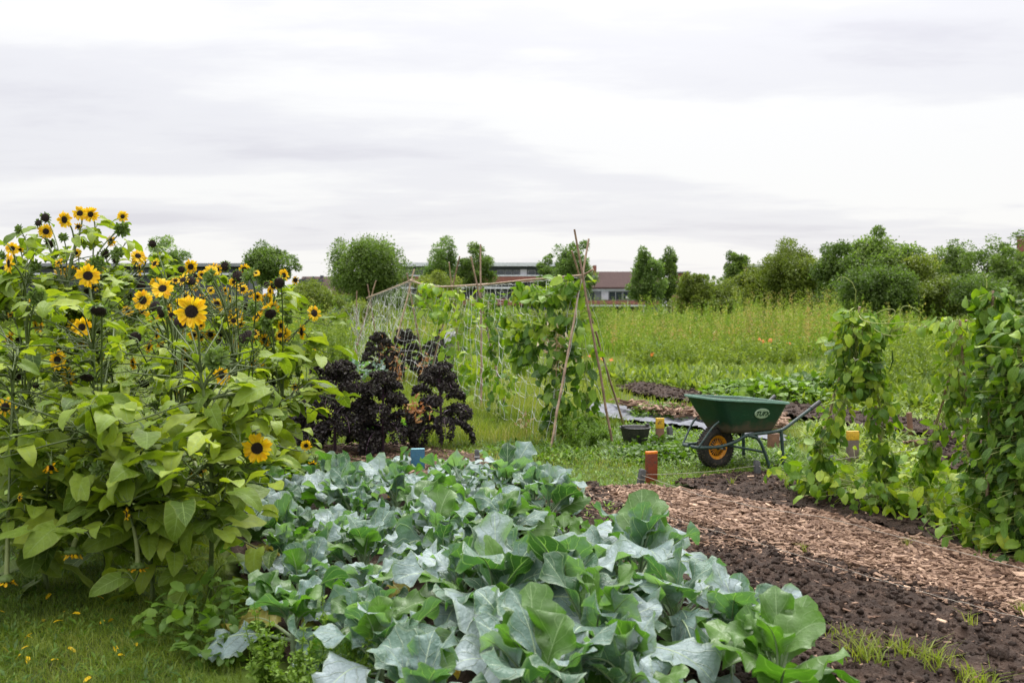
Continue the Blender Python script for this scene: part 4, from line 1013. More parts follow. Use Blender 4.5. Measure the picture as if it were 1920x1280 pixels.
# plants: base (px, D), label
SP = [(25, 6.0, 'tall sunflower plant at the left picture edge with spent dark heads near its top'),
      (120, 6.5, 'tallest sunflower plant, reaching highest above the horizon with yellow heads against the sky'),
      (215, 6.9, 'sunflower plant behind the tallest one, its top heads apart on long stalks against the sky'),
      (190, 5.3, 'sunflower plant with dark purple-black drooping heads left of the biggest flower'),
      (80, 4.9, 'leaning sunflower plant at lower left with two flowers side by side and long bent stalks'),
      (300, 6.1, 'sunflower plant behind the biggest flower with two round yellow heads'),
      (385, 4.75, 'front sunflower plant carrying the biggest yellow flower on a thick upright stem'),
      (440, 6.6, 'sunflower plant on the right of the clump with many small heads'),
      (525, 7.3, 'rightmost tall sunflower plant with dark spent heads and side-facing flowers'),
      (579, 8.3, 'small low sunflower plant between the kale and the broccoli bed'),
      (270, 4.7, 'low branching sunflower plant whose bent heads hang over the lawn')]
bases = []
for px, D, lab in SP:
    x = (px - 960) * D / F_PX; bases.append(np.array([x, D, 0.]))
assign = [[] for _ in SP]
for hi, h in enumerate(HL):
    px, py, dm, kd, fx, fz = h
    real = {'d': .085, 'b': .085}.get(kd, .125)
    D = min(max(real * F_PX / dm, 4.45), 7.6) if dm < 55 else 4.3
    if py > 820 and px < 560: D = min(D, 4.9)
    if px > 560 and py > 800: k = 9
    elif py > 840 and px < 300: k = 4 if px < 100 else 10; D = 4.4
    elif px == 482: k = 6
    elif px == 359 or px == 369 or px == 416: k = 6
    else:
        k = int(np.argmin([abs(px - s[0]) / 85 + abs(D - s[1]) * .7 + (9 if i in (9,) else 0) + (2 if (i == 10 and py < 700) else 0) + (1.5 if (i == 4 and py < 560) else 0) for i, s in enumerate(SP)]))
        if abs(D - SP[k][1]) > 1.0: D = SP[k][1] + np.sign(D - SP[k][1]) * 1.0
    if k == 9: D = 8.0
    if hi >= NLIST: D -= random.uniform(.1, .5)
    assign[k].append((P(px, py, D), dm / 2 * D / F_PX, kd, fx, fz, hi < NLIST or random.random() < .55))
AH = [(h[0], h[1]) for hs_ in assign for h in hs_ if h[5]]
AHp = np.array([h[0] for h in AH]); AHr = np.array([h[1] for h in AH])
def hides_flower(p, s):
    """a leaf standing right before an open flower would have grown aside"""
    v = AHp - np.array([0, 0, CAM_H]); tt = p[1] / v[:, 1]
    q = np.array([0, 0, CAM_H]) + v * tt[:, None]
    return bool(np.any((tt < 1.03) & (np.linalg.norm(q - p, axis=1) < s * .5 + AHr * tt * .75)))
for k, (px, D, lab) in enumerate(SP):
    b = bases[k]; pl = empty('sunflower_plant', b, lab, 'sunflower', 'sunflower plants in the left clump')
    hs = assign[k]
    topz = max([h[0][2] for h in hs] + [.5]); cen = np.mean([h[0] for h in hs], 0) if hs else b + [0, 0, 1]
    high = max(hs, key=lambda h: h[0][2])[0]
    st, lv = MB(), MB()
    top = np.array([(b[0] + 2 * high[0]) / 3, (b[1] + 2 * high[1]) / 3, topz * .86]); thick = .0135 if k != 9 else .007
    if k == 10: top = b + [-.25, -.1, .95]
    if k == 4: top = b + [-.1, 0, 1.35]
    trunk = bez(b - [0, 0, .05], b + [rng.normal(0, .12), rng.normal(0, .1), topz * .35], top + [rng.normal(0, .14), rng.normal(0, .1), -topz * .3], top, 16)
    st.tube(trunk, np.linspace(thick, thick * .5, 16), 8, 0, .45)
    LO, LD, LU, LS, LT = [], [], [], [], []
    def add_leaf(p, out, s, t_, el=None):
        el = rng.uniform(-.25, .55) if el is None else el
        for tr_ in range(5):
            a = math.atan2(out[1], out[0]) + rng.normal(0, .5) if tr_ == 0 else rng.uniform(0, 2 * PI) if tr_ < 3 else rng.normal(PI / 2, .6)
            d0 = np.array([math.cos(a), math.sin(a), el + .5]); pe = p + unit(d0) * s * rng.uniform(.3, .5)
            if not hides_flower(pe + np.array([math.cos(a), math.sin(a), el - .3]) * s * .45, s): break
            if tr_ == 4: return
            s *= .88
        st.tube([p, (p + pe) / 2 + [0, 0, .012], pe], [.003, .0026, .002], 4, 0, .35, cap=False)
        d = np.array([math.cos(a), math.sin(a), el - .15 + rng.normal(0, .15)])
        LO.append(pe); LD.append(d); LU.append(np.array([-.25 * math.cos(a), -.25 * math.sin(a), 1]) + rng.normal(0, .35, 3)); LS.append(s); LT.append(t_)
    nl = int((20 if k != 9 else 6))
    for i in range(nl):
        f = .10 + .85 * i / nl; p = trunk[min(15, int(f * 15))]; a = i * 2.4 + k
        add_leaf(p, (math.cos(a), math.sin(a)), rng.uniform(.17, .28) * (1.05 - .25 * f) * (1 if k != 9 else .45), np.clip(rng.normal(.35 + .25 * f, .18), 0, 1), rng.uniform(-.5, .2))
    for (H, R, kd, fx, fz, _l) in hs:
        Fv = unit([fx, 1.0 if kd == 'K' else -1.0, fz])
        if kd == 'D': Fv = unit([fx, -.55, fz])
        dz = H[2] - 0
        f = np.clip(dz / topz * rng.uniform(.42, .7), .12, .86) if k not in (4, 10) else rng.uniform(.45, .9)
        hd = math.hypot(*(H - trunk[10])[:2]); zA = float(np.clip(H[2] - .12 - 1.0 * hd, .10, .86 * topz))
        A0 = trunk[int(np.argmin(np.abs(trunk[:, 2] - zA)))] if kd != 'D' else trunk[int(f * 15)]; dist = np.linalg.norm(H - A0)
        neck = H - Fv * min(.14, dist * .4) * (1 if kd in 'fKs' else .9)
        if Fv[2] > -.5: neck = neck - [0, 0, min(.10, dist * .3)]
        else: neck = neck + [0, 0, .05]
        pts = bez(A0, A0 + (H - A0) * [.2, .2, .35] + [0, 0, dist * .22], neck, H - Fv * R * .3, 14)
        st.tube(pts, np.linspace(thick * .45, .0042 if R < .05 else .006, 14), 6, 0, .3)
        if kd in 'D':  # thick pale swan neck
            st.tube(pts[8:], np.linspace(.008, .013, 6), 8, 0, .85)
        nsub = max(3, int(dist / .06))
        for i in range(nsub):
            j = int(rng.uniform(.18, .93) * 13); s = rng.uniform(.10, .22) * (1.15 - .3 * j / 13) * (1.25 if kd == 'D' else 1) * (1 if k != 9 else .6)
            a = rng.random() * 6.28
            add_leaf(pts[j], (math.cos(a), math.sin(a)), s, np.clip(rng.normal(.55, .22), 0, 1))
        # flower head object with its own petals and disc
        kk = {'K': 'f'}.get(kd, kd)
        mc, mp_, md = random.choice(HEADS[kk])
        m = frame_from(Fv); rot = random.uniform(0, 6.28); c_, s_ = math.cos(rot), math.sin(rot)
        Rz = np.eye(4); Rz[:2, :2] = [[c_, -s_], [s_, c_]]
        sc_ = R * (1.1 if kk in 'fsw' else .8 if kk == 'D' else 1.1) * 1.04
        m = m @ Rz; m[:3, :3] *= sc_; m[:3, 3] = H - b
        ho = inst('flower_head', mc, pl, m)
        if kd == 'd' : tag(ho, 'spent dark seed head without petals')
        if kk == 'b': tag(ho, 'unopened green bud')
        if mp_: inst('petals', mp_, ho)
        if md: inst('disc', md, ho)
    # side shoots that fill the bush
    if k != 9:
        for i in range(58):
            f = rng.uniform(.06, 1) ** .6; A0 = trunk[int(f * 15)]; a = rng.random() * 6.28; r_ = rng.uniform(.2, .55)
            E = A0 + [math.cos(a) * r_, math.sin(a) * r_ * .9, rng.uniform(-.1, .3)]
            if E[2] < .15: E[2] = .15
            pts = bez(A0, A0 + [0, 0, .1], E - [0, 0, .05], E, 7); st.tube(pts, np.linspace(.0052, .0026, 7), 5, 0, .2)
            for j in (2, 3, 4, 5, 6):
                a2 = rng.random() * 6.28; add_leaf(pts[j], (math.cos(a2), math.sin(a2)), rng.uniform(.11, .22), np.clip(rng.normal(.52, .26), 0, 1))
    st.build('stem', M['sun_stem'], pl, b)
    LS = np.array(LS); LS3 = np.stack([LS * rng.uniform(.85, 1.1, len(LS)), LS, LS], 1)
    lv.scatter(SUNL, LO, LD, LU, LS3, LT); lv.build('leaves', M['sun_leaf'], pl, b)

# ================================================================ broccoli
def brassica(name, b, R, hh, nleaf, lab, group, seed, mat='broc', glauc=.5, lean=(0, 0), young_=.24):
    r = np.random.default_rng(seed)
    o = empty(name, b, lab, 'broccoli plant', group)
    st, lv = MB(), MB()
    tp = np.array([lean[0], lean[1], hh]); st.tube([[0, 0, -.03], tp * .5, tp], [.018, .016, .012], 8, 0, .3)
    for i in range(nleaf):
        f = i / nleaf                      # 0 = outermost
        a = i * 2.39996 + seed + r.normal(0, .3)
        el = .12 + 1.25 * f ** .7 + r.normal(0, .28)
        L = R * (1.0 - .38 * f) * r.uniform(.75, 1.15)
        W = L * r.uniform(.38, .58)
        V, F, UV, sp = leaf(L, W, prof_brassica, 24, 6, bend=r.uniform(.3, 1.9) * (1 - .3 * f), fold=r.uniform(0, .5) * (1 if r.random() > .3 else -.7), ruf=L * r.uniform(.03, .07), rufn=r.uniform(2, 5), lobe=r.uniform(.05, .12), lobn=r.uniform(4, 8), twist=r.normal(0, .5), r=r, start=.25, rag=.15, crump=.085)
        p0 = tp * (.45 + .5 * f)
        d = np.array([math.cos(a) * math.cos(el), math.sin(a) * math.cos(el), math.sin(el)]); up = np.array([-math.cos(a) * math.sin(el), -math.sin(a) * math.sin(el), math.cos(el)]) + r.normal(0, .18, 3)
        z = unit(up - d * np.dot(up, d)); x = np.cross(d, z); Mx = np.stack([x, d, z], 0)
        W_ = V @ Mx + p0; W_[:, 2] = np.maximum(W_[:, 2], .02 + .02 * r.random())
        lv.add(W_, F, 3 if (f < .22 and r.random() < .10) else 2 if r.random() < young_ else 0, float(np.clip(r.normal(glauc, .32), 0, 1)), UV)
        S_ = sp @ Mx + p0 - z * .003
        S_[:, 2] = np.maximum(S_[:, 2], .02)
        lv.tube(S_[:-2], np.linspace(.0075, .0012, len(S_) - 2) * (L / .38), 5, 1, .6, cap=False)
    st.build('stalk', M['broc_stem'], o); lv.build('leaves', [M[mat], M['broc_stem'], M['broc_young'], M['yellowed']], o)
    return o
ORD = ['first', 'second', 'third', 'fourth', 'fifth', 'sixth', 'seventh', 'eighth', 'ninth', 'tenth']
ROWS = [((.02, 6.75), (.98, 3.18), 10, 'the row next to the bare soil'), ((-.42, 6.9), (.42, 3.1), 10, 'the row one in from the bare soil'), ((-.88, 6.8), (.12, 3.0), 10, 'the middle row'),
        ((-1.32, 6.65), (-.35, 3.1), 10, 'the row one in from the sunflowers'), ((-1.70, 6.3), (-.95, 3.85), 6, 'the row beside the sunflowers')]
sd_ = 100
for ri_, (a, b_, n, lab) in enumerate(ROWS):
    for i in range(n):
        s = i / (n - 1); p = np.array([a[0] + (b_[0] - a[0]) * s + rng.normal(0, .04), a[1] + (b_[1] - a[1]) * s + rng.normal(0, .05), .02])
        sd_ += 1
        far = 1 - s
        young = (ri_ == 0 and .25 < s < .6)
        hh = rng.uniform(.16, .24) * (.95 if ri_ == 4 else 1); R = rng.uniform(.30, .44) * (1.0 if not young else .72) * (1.22 if s > .62 and ri_ < 3 else 1); hh *= (1.15 if s > .62 and ri_ < 3 else 1)
        if far > .75: R *= 1.05
        nm = ORD[n - 1 - i]
        L_ab = ('young bright green' if young else 'blue-green') + f' broccoli, {nm} from the front in {lab}'
        brassica('broccoli_plant', p, R, hh * (.8 if young else 1), 19 if not young else 12, L_ab, 'broccoli plants in the front bed', sd_, 'broc' if not (young or rng.random() < .07) else 'broc_young', .66 if ri_ != 4 else .5)

# ================================================================ kale
def kale(b, h, R, n, lab, seed, stems=1, fr=150):
    r = np.random.default_rng(seed); o = empty('kale_plant', b, lab, 'kale', 'dark curly kale plants')
    st, fl = MB(), MB()
    tp = np.array([r.normal(0, .03), 0, h * .80]); st.tube([[0, 0, -.03], [tp[0] * .3, 0, h * .4], tp], [.017, .014, .010], 8, 0, .5)
    O, Dd, U, S, T = [], [], [], [], []
    for i in range(n):
        f = (i + .5) / n; a = i * 2.39996 + seed; base = tp * (.30 + .68 * f)
        el = -.05 + 1.35 * f ** 1.5; L = R * (1.05 - .55 * f ** 2) * r.uniform(.85, 1.12)
        e = np.array([math.cos(a) * math.cos(el), math.sin(a) * math.cos(el), math.sin(el)])
        droop = .55 * (1 - f) ** .8 * L
        pts = bez(base, base + e * L * .45 + [0, 0, .05], base + e * L * .9 + [0, 0, .03], base + e * L - [0, 0, droop], 14)
        st.tube(pts, np.linspace(.0075, .003, 14), 5, 0, .7)
        K = int(fr * 3.3); tt = .25 + .77 * r.random(K) ** .9; idx = np.clip(tt * 13, 0, 12.99); i0 = idx.astype(int)
        c = pts[i0] * (1 - (idx - i0))[:, None] + pts[np.minimum(i0 + 1, 13)] * (idx - i0)[:, None]
        tg = unit(pts[-1] - pts[3]); sd = unit(np.cross(tg, [0, 0, 1])); nn = np.cross(sd, tg)
        wdt = .105 * np.sin(np.clip((tt - .15) / .85, .08, 1) * PI * .8) * (R / .38)
        v = r.uniform(-1, 1, K); v = np.sign(v) * np.abs(v) ** .6
        O.append(c + sd * (v * wdt)[:, None] + nn * (r.normal(0, .018, K) - np.abs(v) * .03)[:, None])
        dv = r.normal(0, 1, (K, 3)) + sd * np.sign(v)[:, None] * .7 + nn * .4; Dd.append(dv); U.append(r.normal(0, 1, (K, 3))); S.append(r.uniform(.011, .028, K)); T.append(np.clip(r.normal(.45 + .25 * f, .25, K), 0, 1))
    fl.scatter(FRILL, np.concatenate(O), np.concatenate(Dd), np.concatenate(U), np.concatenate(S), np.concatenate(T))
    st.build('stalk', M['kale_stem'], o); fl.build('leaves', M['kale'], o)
    return o
kale(G(628, 852), .93, .50, 24, 'leftmost tall dark purple curly kale behind the sunflowers', 1, fr=170)
kale(G(718, 852), .86, .38, 20, 'middle dark curly kale, close right of the leftmost one', 2, fr=165)
kale(G(828, 838), .93, .37, 18, 'dark curly kale standing alone in long grass with a rusty leaf beside it', 4, fr=150)
kale(G(588, 842), .55, .24, 14, 'low dark kale at the edge of the sunflowers', 9, fr=130)
kale(G(712, 718), 1.02, .42, 22, 'purple kale seen through the net, left of the pair', 5, fr=130)
kale(G(757, 716), 1.10, .44, 22, 'purple kale seen through the net, right of the pair', 6, fr=130)
kale(G(820, 715), .85, .42, 16, 'shorter dark kale behind the middle net by the canes', 8, fr=120)
# green cabbagey leaves near the kale
for k, (px, py, R, mat, lab, hh) in enumerate([(590, 770, .34, 'broc_young', 'bright green cabbage in the field behind the leftmost kale', .2), (668, 725, .42, 'broc', 'blue-green brassica under the net left of the purple kale', .35), (706, 722, .4, 'broc', 'blue-green brassica under the net at the foot of the purple kale', .3), (800, 712, .4, 'broc', 'blue-green brassica under the net, right of the purple kale', .35),
                                               (700, 845, .3, 'broc_young', 'green brassica hidden low between the two big kales', .22), (770, 822, .25, 'broc_young', 'low bright green brassica in the long grass left of the lone kale', .12)]):
    o = brassica('cabbage_plant', G(px, py), R, hh, 12, lab, 'green brassicas near the kale', 300 + k, mat, .4); o['category'] = 'cabbage'
# rusty withered bits
def withered(px, py, D, rx, rz_, n, lab, s=.05, mat='dead'):
    c = P(px, py, D); o = c + rng.normal(0, 1, (n, 3)) * [rx, rx, rz_]
    mb = MB(); mb.tube([[c[0], c[1], 0], c + [0, 0, rz_]] if rz_ > .08 else [c - [0, 0, .15], c], .006, 5, 0, .3)
    mb.scatter(LANCE, o, rng.normal(0, 1, (n, 3)) - [0, 0, .6], rng.normal(0, 1, (n, 3)), np.full(n, s) * rng.uniform(.6, 1.3, n), rng.random(n))
    tag(mb.build('withered_plant', M[mat]), lab, 'withered plant', 'withered rusty plants')
withered(779, 768, 9.3, .06, .05, 60, 'rusty orange withered leaf cluster left of the lone kale', .07)
withered(745, 700, 17.5, .06, .28, 120, 'orange withered stalk in front of the kale behind the net', .08)
withered(718, 680, 17.8, .06, .25, 70, 'pale orange withered stalk left behind the net', .08)
withered(796, 690, 17.6, .06, .2, 60, 'withered orange stalk right of the kale behind the net', .08)
withered(1043, 655, 10.2, .07, .14, 90, 'dried cream and tan bean leaves hanging in the bean vines', .075, 'dried')
withered(985, 790, 10.8, .05, .06, 40, 'small tan withered weed at the foot of the net', .06, 'dried')

# ================================================================ beans
def bean_plant(name, paths, n, lab, group, s0=.09, s1=.15, org=None, tlo=.15, thi=.95, droop=.7, vines=True, blossom=0, pods=0, petiole=True):
    """paths: list of (polyline, radii) the leaves crowd round"""
    org = np.array(paths[0][0][0], float) * [1, 1, 0] if org is None else org
    o = empty(name, org, lab, 'bean plant', group); st, lv = MB(), MB()
    tot = sum(np.linalg.norm(np.diff(np.array(p), axis=0), axis=1).sum() * (.05 + np.mean(r)) for p, r, *_ in paths)
    AO, AD, AU, AS, AT = [], [], [], [], []
    for p, r, *rest in paths:
        p = np.array(p, float); dens = rest[0] if rest else 1.0
        seg = np.concatenate([[0], np.cumsum(np.linalg.norm(np.diff(p, axis=0), axis=1))])
        k = int(n * dens * seg[-1] * (.05 + np.mean(r)) / tot)
        s = rng.random(k) * seg[-1]; c = np.stack([np.interp(s, seg, p[:, i]) for i in range(3)], 1); rr = np.interp(s, seg, r)
        a = rng.random(k) * 2 * PI; out = np.stack([np.cos(a), np.sin(a), rng.normal(0, .25, k)], 1)
        q = c + out * (rr * np.sqrt(rng.uniform(.12, 1.0, k)) * (1 + .55 * (rng.random(k) > .85)))[:, None]
        d = out * .55 + np.stack([np.zeros(k), np.zeros(k), -droop + rng.normal(0, .55, k)], 1) + rng.normal(0, .4, (k, 3))
        up = out * .9 + [0, 0, .55] + rng.normal(0, .5, (k, 3))
        AO.append(q); AD.append(d); AU.append(up); sz = rng.uniform(s0, s1, k); AS.append(sz * np.where(rng.random(k) > .7, .6, 1))
        hmax = p[:, 2].max() + .01
        bi = rng.beta(.8, .9, k); AT.append(np.clip(tlo + (thi - tlo) * bi + .15 * (q[:, 2] > hmax - .25), 0, 1))
        if petiole:
            for i in range(k): st.tube([c[i] - [0, 0, .04], (c[i] + q[i]) / 2 + [0, 0, .015], q[i]], .0016, 3, 0, .5, cap=False)
        if vines:
            for v in range(3):
                L = seg[-1]; m = max(8, int(L / .05)); ss = np.linspace(0, L, m); cc = np.stack([np.interp(ss, seg, p[:, i]) for i in range(3)], 1)
                ph = rng.random() * 6; rad = .016 + .25 * np.interp(ss, seg, r) * (v > 0) * vnoise(ss * 3, ss * 0 + v, v)
                cc = cc + np.stack([np.cos(ss * 14 + ph) * rad, np.sin(ss * 14 + ph) * rad, 0 * ss], 1)
                st.tube(cc, .0033 - .0006 * v, 5, 0, .4 + .2 * v, cap=False)
    AO = np.concatenate(AO); AO[:, 2] = np.maximum(AO[:, 2], .05)
    lv.scatter(BEANL, AO, np.concatenate(AD), np.concatenate(AU), np.concatenate(AS), np.concatenate(AT))
    lv.build('leaves', M['bean'], o, org); st.build('vines', M['vine'], o, org)
    if blossom:
        i = rng.choice(len(AO), blossom); K = blossom * 5; c = np.repeat(AO[i], 5, 0) + rng.normal(0, .008, (K, 3)) - [0, .05, 0]
        MB().scatter(SMALL, c, rng.normal(0, 1, (K, 3)), rng.normal(0, 1, (K, 3)), rng.uniform(.010, .018, K), .5).build('blossoms', M['cream'], o, org)
    if pods:
        for _ in range(pods):
            p, r, *_r = paths[0]; p = np.array(p); s = rng.uniform(.35, .65); c = p[0] * (1 - s) + p[-1] * s + [rng.normal(0, .09), rng.uniform(-.15, 0), 0]
            pb = MB(); pb.tube([c, c + [rng.normal(0, .01), 0, -.08], c + [rng.normal(0, .02), 0, -.17]], [.004, .006, .002], 6, 0, .1)
            pb.build('pod', M['bean'], o, org)
    return o
def tendril(pts, lab, rad=.0032):
    tag(MB().tube(pts, np.linspace(rad, rad * .5, len(pts)), 6, 0, .8).build('bean_tendril', M['vine']), lab, 'tendril', 'loose bean tendrils')
gg = 'climbing beans at the right'
# canes for the right-hand beans
def lone_cane(a, b, lab, rad=.011, t_=.4):
    o = empty('bean_cane', a * [1, 1, 0], lab, 'cane', 'canes of the right-hand beans'); cane(o, a, b, rad, t_, a * [1, 1, 0])
a1, b1 = G(1512, 925), P(1612, 575, 6.9); lone_cane(a1, b1, 'yellowish cane leaning inside the leftmost climbing bean', t_=1)
a2, b2 = G(1672, 935), P(1612, 610, 6.8); lone_cane(a2, b2, 'dark cane on the right foot of the leftmost climbing bean', t_=.1)
a3, b3 = G(1716, 930), P(1812, 600, 6.4); lone_cane(a3, b3, 'dark slanting cane of the middle climbing bean', t_=.1)
a4, b4 = G(1830, 985), P(1800, 600, 6.3); lone_cane(a4, b4, 'cane standing inside the thin middle climbing bean', t_=.2)
a5, b5 = G(1850, 1035), P(1862, 545, 5.9); lone_cane(a5, b5, 'cane hidden in the tallest bean at the right edge', t_=.3)
def along(a, b, s): return a * (1 - s) + b * s
c1 = [P(1608, 700, 6.8), P(1605, 640, 6.8), P(1608, 585, 6.85)]
bean_plant('climbing_bean', [([P(1600, 735, 6.8)] + c1, [.13, .2, .19, .10], 1.7), ([G(1655, 950), P(1655, 850, 6.8), P(1650, 740, 6.8), P(1620, 700, 6.8)], [.10, .08, .14, .16], .7), ([G(1520, 930), P(1545, 830, 6.9), P(1585, 740, 6.9)], [.08, .09, .12], .7), ([P(1640, 640, 6.7), P(1690, 610, 6.6)], [.06, .05], .8)],
           900, 'leftmost climbing bean with a rounded leafy head and pods hanging below', gg, .06, .115, blossom=14, pods=16)
bean_plant('climbing_bean', [([G(1716, 930), P(1745, 850, 6.4), P(1785, 720, 6.4), P(1800, 610, 6.4)], [.06, .05, .10, .12], 1.0), ([G(1830, 985), P(1820, 860, 6.3), P(1800, 700, 6.3), P(1785, 600, 6.3)], [.08, .09, .12, .12], 1.0), ([P(1700, 612, 6.6), P(1750, 612, 6.5), P(1800, 600, 6.4)], [.06, .06, .08], .9)],
           600, 'middle climbing bean with open light green leaves and visible canes', gg, .055, .105, blossom=12, tlo=.3)
bean_plant('climbing_bean', [([G(1850, 1030), P(1882, 850, 5.8), P(1885, 700, 5.8), P(1880, 600, 5.9), P(1866, 550, 5.9)], [.17, .17, .18, .16, .08], 1.3), ([G(1960, 1060), P(1950, 850, 5.5), P(1945, 650, 5.5)], [.25, .28, .26], 1.1), ([P(1900, 640, 5.7), P(1960, 600, 5.6)], [.2, .2], 1.2)],
           2200, 'tallest densest climbing bean mass at the right picture edge', gg, .06, .115, blossom=24, tlo=.0, thi=.72)
def bush(pts, r, n, lab, h=.16, **kw):
    p = [np.array(q) + [0, 0, h] for q in pts]
    return bean_plant('low_bean', [(p, r)], n, lab, 'low bean plants along the string', .065, .12, droop=.25, vines=False, **kw)
bush([G(1500, 920), G(1560, 945)], [.22, .3], 160, 'low bean plant at the left end of the row by the bare rear soil', .17)
bush([G(1600, 955), G(1680, 965)], [.32, .32], 200, 'low bean plant under the leftmost climbing bean', .16)
bush([G(1700, 965), G(1770, 985)], [.32, .28], 190, 'low bean plant under the middle climbing bean, by the string', .15, blossom=3)
bush([G(1660, 925), G(1760, 940)], [.25, .25], 150, 'low bean leaves behind the front row of beans', .2, tlo=.5, thi=1)
bush([G(1820, 1010), G(1900, 1045)], [.25, .26], 190, 'low bean leaves at the foot of the tallest bean', .16)
# loose tendrils
tendril([P(1603, 570, 6.85), P(1605, 545, 6.8), P(1598, 530, 6.8), P(1585, 520, 6.8), P(1574, 520, 6.8), P(1569, 527, 6.8)], 'curling tendril standing up from the leftmost bean top')
tendril(bez(P(1610, 590, 6.8), P(1615, 610, 6.6), P(1660, 610, 6.6), P(1722, 600, 6.5), 16), 'long pale tendril reaching from the leftmost bean to the middle one', .004)
tendril(bez(P(1625, 600, 6.7), P(1650, 640, 6.6), P(1700, 640, 6.5), P(1745, 596, 6.4), 16), 'lower sagging tendril between the two left beans', .004)
tendril(bez(P(1690, 605, 6.6), P(1680, 570, 6.6), P(1700, 565, 6.6), P(1725, 585, 6.5), 12), 'looping tendril between the two left bean tops', .003)
tendril(bez(P(1638, 590, 6.7), P(1690, 560, 6.6), P(1690, 600, 6.6), P(1650, 602, 6.6), 12), 'small loop of tendril on the leftmost bean', .003)
tendril(bez(P(1850, 540, 5.9), P(1852, 525, 5.9), P(1846, 515, 5.9), P(1843, 512, 5.9), 8), 'short tendril at the top of the tallest bean', .003)
tendril(bez(P(1560, 640, 6.8), P(1548, 650, 6.8), P(1540, 640, 6.8), P(1535, 628, 6.8), 8), 'short tendril sticking out left of the leftmost bean', .003)
# beans on the bamboo frame
gf = 'beans climbing the cane frame net'
def fr_pt(px, py, D): return P(px, py, D)
bean_plant('climbing_bean', [([P(1085, 530, 10.2), P(1060, 535, 10.4)], [.12, .2], 1.5), ([P(1050, 560, 10.5), P(985, 545, 11.4)], [.26, .2], 1.5), ([P(1080, 600, 10.4), P(1000, 620, 11)], [.22, .22], 1.2), ([P(960, 590, 11.6), P(990, 680, 11)], [.12, .16], 1.0)],
           560, 'broad bean foliage filling the upper net beside the tall crossed canes', gf, .09, .17, tlo=.1, thi=.85, vines=False)
bean_plant('climbing_bean', [([G(1040, 830) + [0, .2, 0], P(1040, 740, 10.3), P(1035, 690, 10.3), P(1050, 630, 10.3)], [.14, .17, .14, .15], 1.0), ([G(1110, 822) + [0, .2, 0], P(1098, 720, 10.3), P(1095, 640, 10.3)], [.12, .14, .12], .6), ([P(1000, 640, 10.8), P(980, 680, 10.9)], [.14, .12], 1.0)],
           330, 'dark bean foliage hanging low between the legs of the crossed canes', gf, .10, .17, tlo=0, thi=.6)
bean_plant('climbing_bean', [([G(932, 790), P(925, 700, 12.8), P(935, 620, 12.8), P(905, 545, 13.8)], [.14, .12, .1, .14], 1.0), ([P(945, 700, 12), P(955, 740, 11.5)], [.12, .15], .9)],
           190, 'bean vine on the second cane pair with small leaves', gf, .09, .15, tlo=0, thi=.8)
bean_plant('climbing_bean', [([G(865, 742), P(862, 640, 15), P(870, 590, 14.8), P(850, 545, 15.4)], [.22, .3, .3, .2], 1.0), ([P(800, 560, 17), P(830, 600, 16)], [.2, .22], .9), ([P(830, 545, 16.4), P(790, 535, 17.6)], [.16, .12], .8), ([G(900, 760), P(885, 660, 13.9)], [.22, .2], .8)],
           430, 'pale green bean foliage on the middle net between the second and fourth cane pairs', gf, .11, .19, tlo=.35, thi=1)
bean_plant('climbing_bean', [([G(668, 690), P(664, 640, 22.3), P(668, 600, 22.3)], [.2, .2, .15])], 50, 'sparse bean leaves on the far left end of the net', gf, .1, .15, tlo=.4, thi=1, petiole=False)

# ================================================================ weeds with a shape of their own
def fathen(b, h, n, lab, seed, mat='weed', spread=.18, t0=.6, grp=None):
    r = np.random.default_rng(seed); mb = MB(); O, D_, S, T = [], [], [], []
    for i in range(n):
        a = r.random() * 6.28; base = b + [r.normal(0, .02), r.normal(0, .02), 0]; L = h * r.uniform(.5, 1.05)
        tp = base + [math.cos(a) * spread * r.uniform(.2, 1), math.sin(a) * spread * r.uniform(.2, 1), L]
        pts = bez(base, base + [0, 0, L * .4], tp - [0, 0, L * .3], tp, 8); mb.tube(pts, np.linspace(.004, .0015, 8), 4, 0, .8, cap=False)
        K = 70; t_ = r.random(K) ** .7; ix = (t_ * 7).astype(int); c = pts[ix] + r.normal(0, .008, (K, 3))
        aa = r.random(K) * 6.28; O.append(c); D_.append(np.stack([np.cos(aa), np.sin(aa), r.uniform(.1, 1.4, K)], 1)); S.append(r.uniform(.018, .05, K) * (1.25 - .8 * t_)); T.append(np.clip(t0 + r.normal(0, .15, K), 0, 1))
    mb.scatter(LANCE, np.concatenate(O), np.concatenate(D_), r.normal(0, 1, (n * 70, 3)) * .5 + [0, 0, 1], np.stack([np.concatenate(S) * 1.3, np.concatenate(S), np.concatenate(S)], 1), np.concatenate(T))
    tag(mb.build('weed_plant', M[mat]), lab, 'weed', grp)
gw = 'feathery weeds in front of the broccoli'
for k, (px, py, ytop, D, lab) in enumerate([(490, 1330, 1150, 3.6, 'feathery pale green weed, leftmost at the front of the broccoli bed'), (545, 1330, 1185, 3.5, 'short feathery weed second from the left in front of the broccoli'), (612, 1330, 1105, 3.55, 'tallest feathery pale weed spike before the broccoli leaves'),
                                            (650, 1330, 1200, 3.45, 'feathery weed nearest the first blue-green broccoli leaf'), (585, 1330, 1210, 3.4, 'low bushy feathery weed at the bottom picture edge')]):
    x = (px - 960) * D / F_PX; h = P(px, ytop, D)[2]
    fathen(np.array([x, D, 0.]), max(.2, h) * 1.15, 9 if k != 2 else 4, lab, 40 + k, spread=.10 if k != 2 else .04, grp=gw, t0=.85)
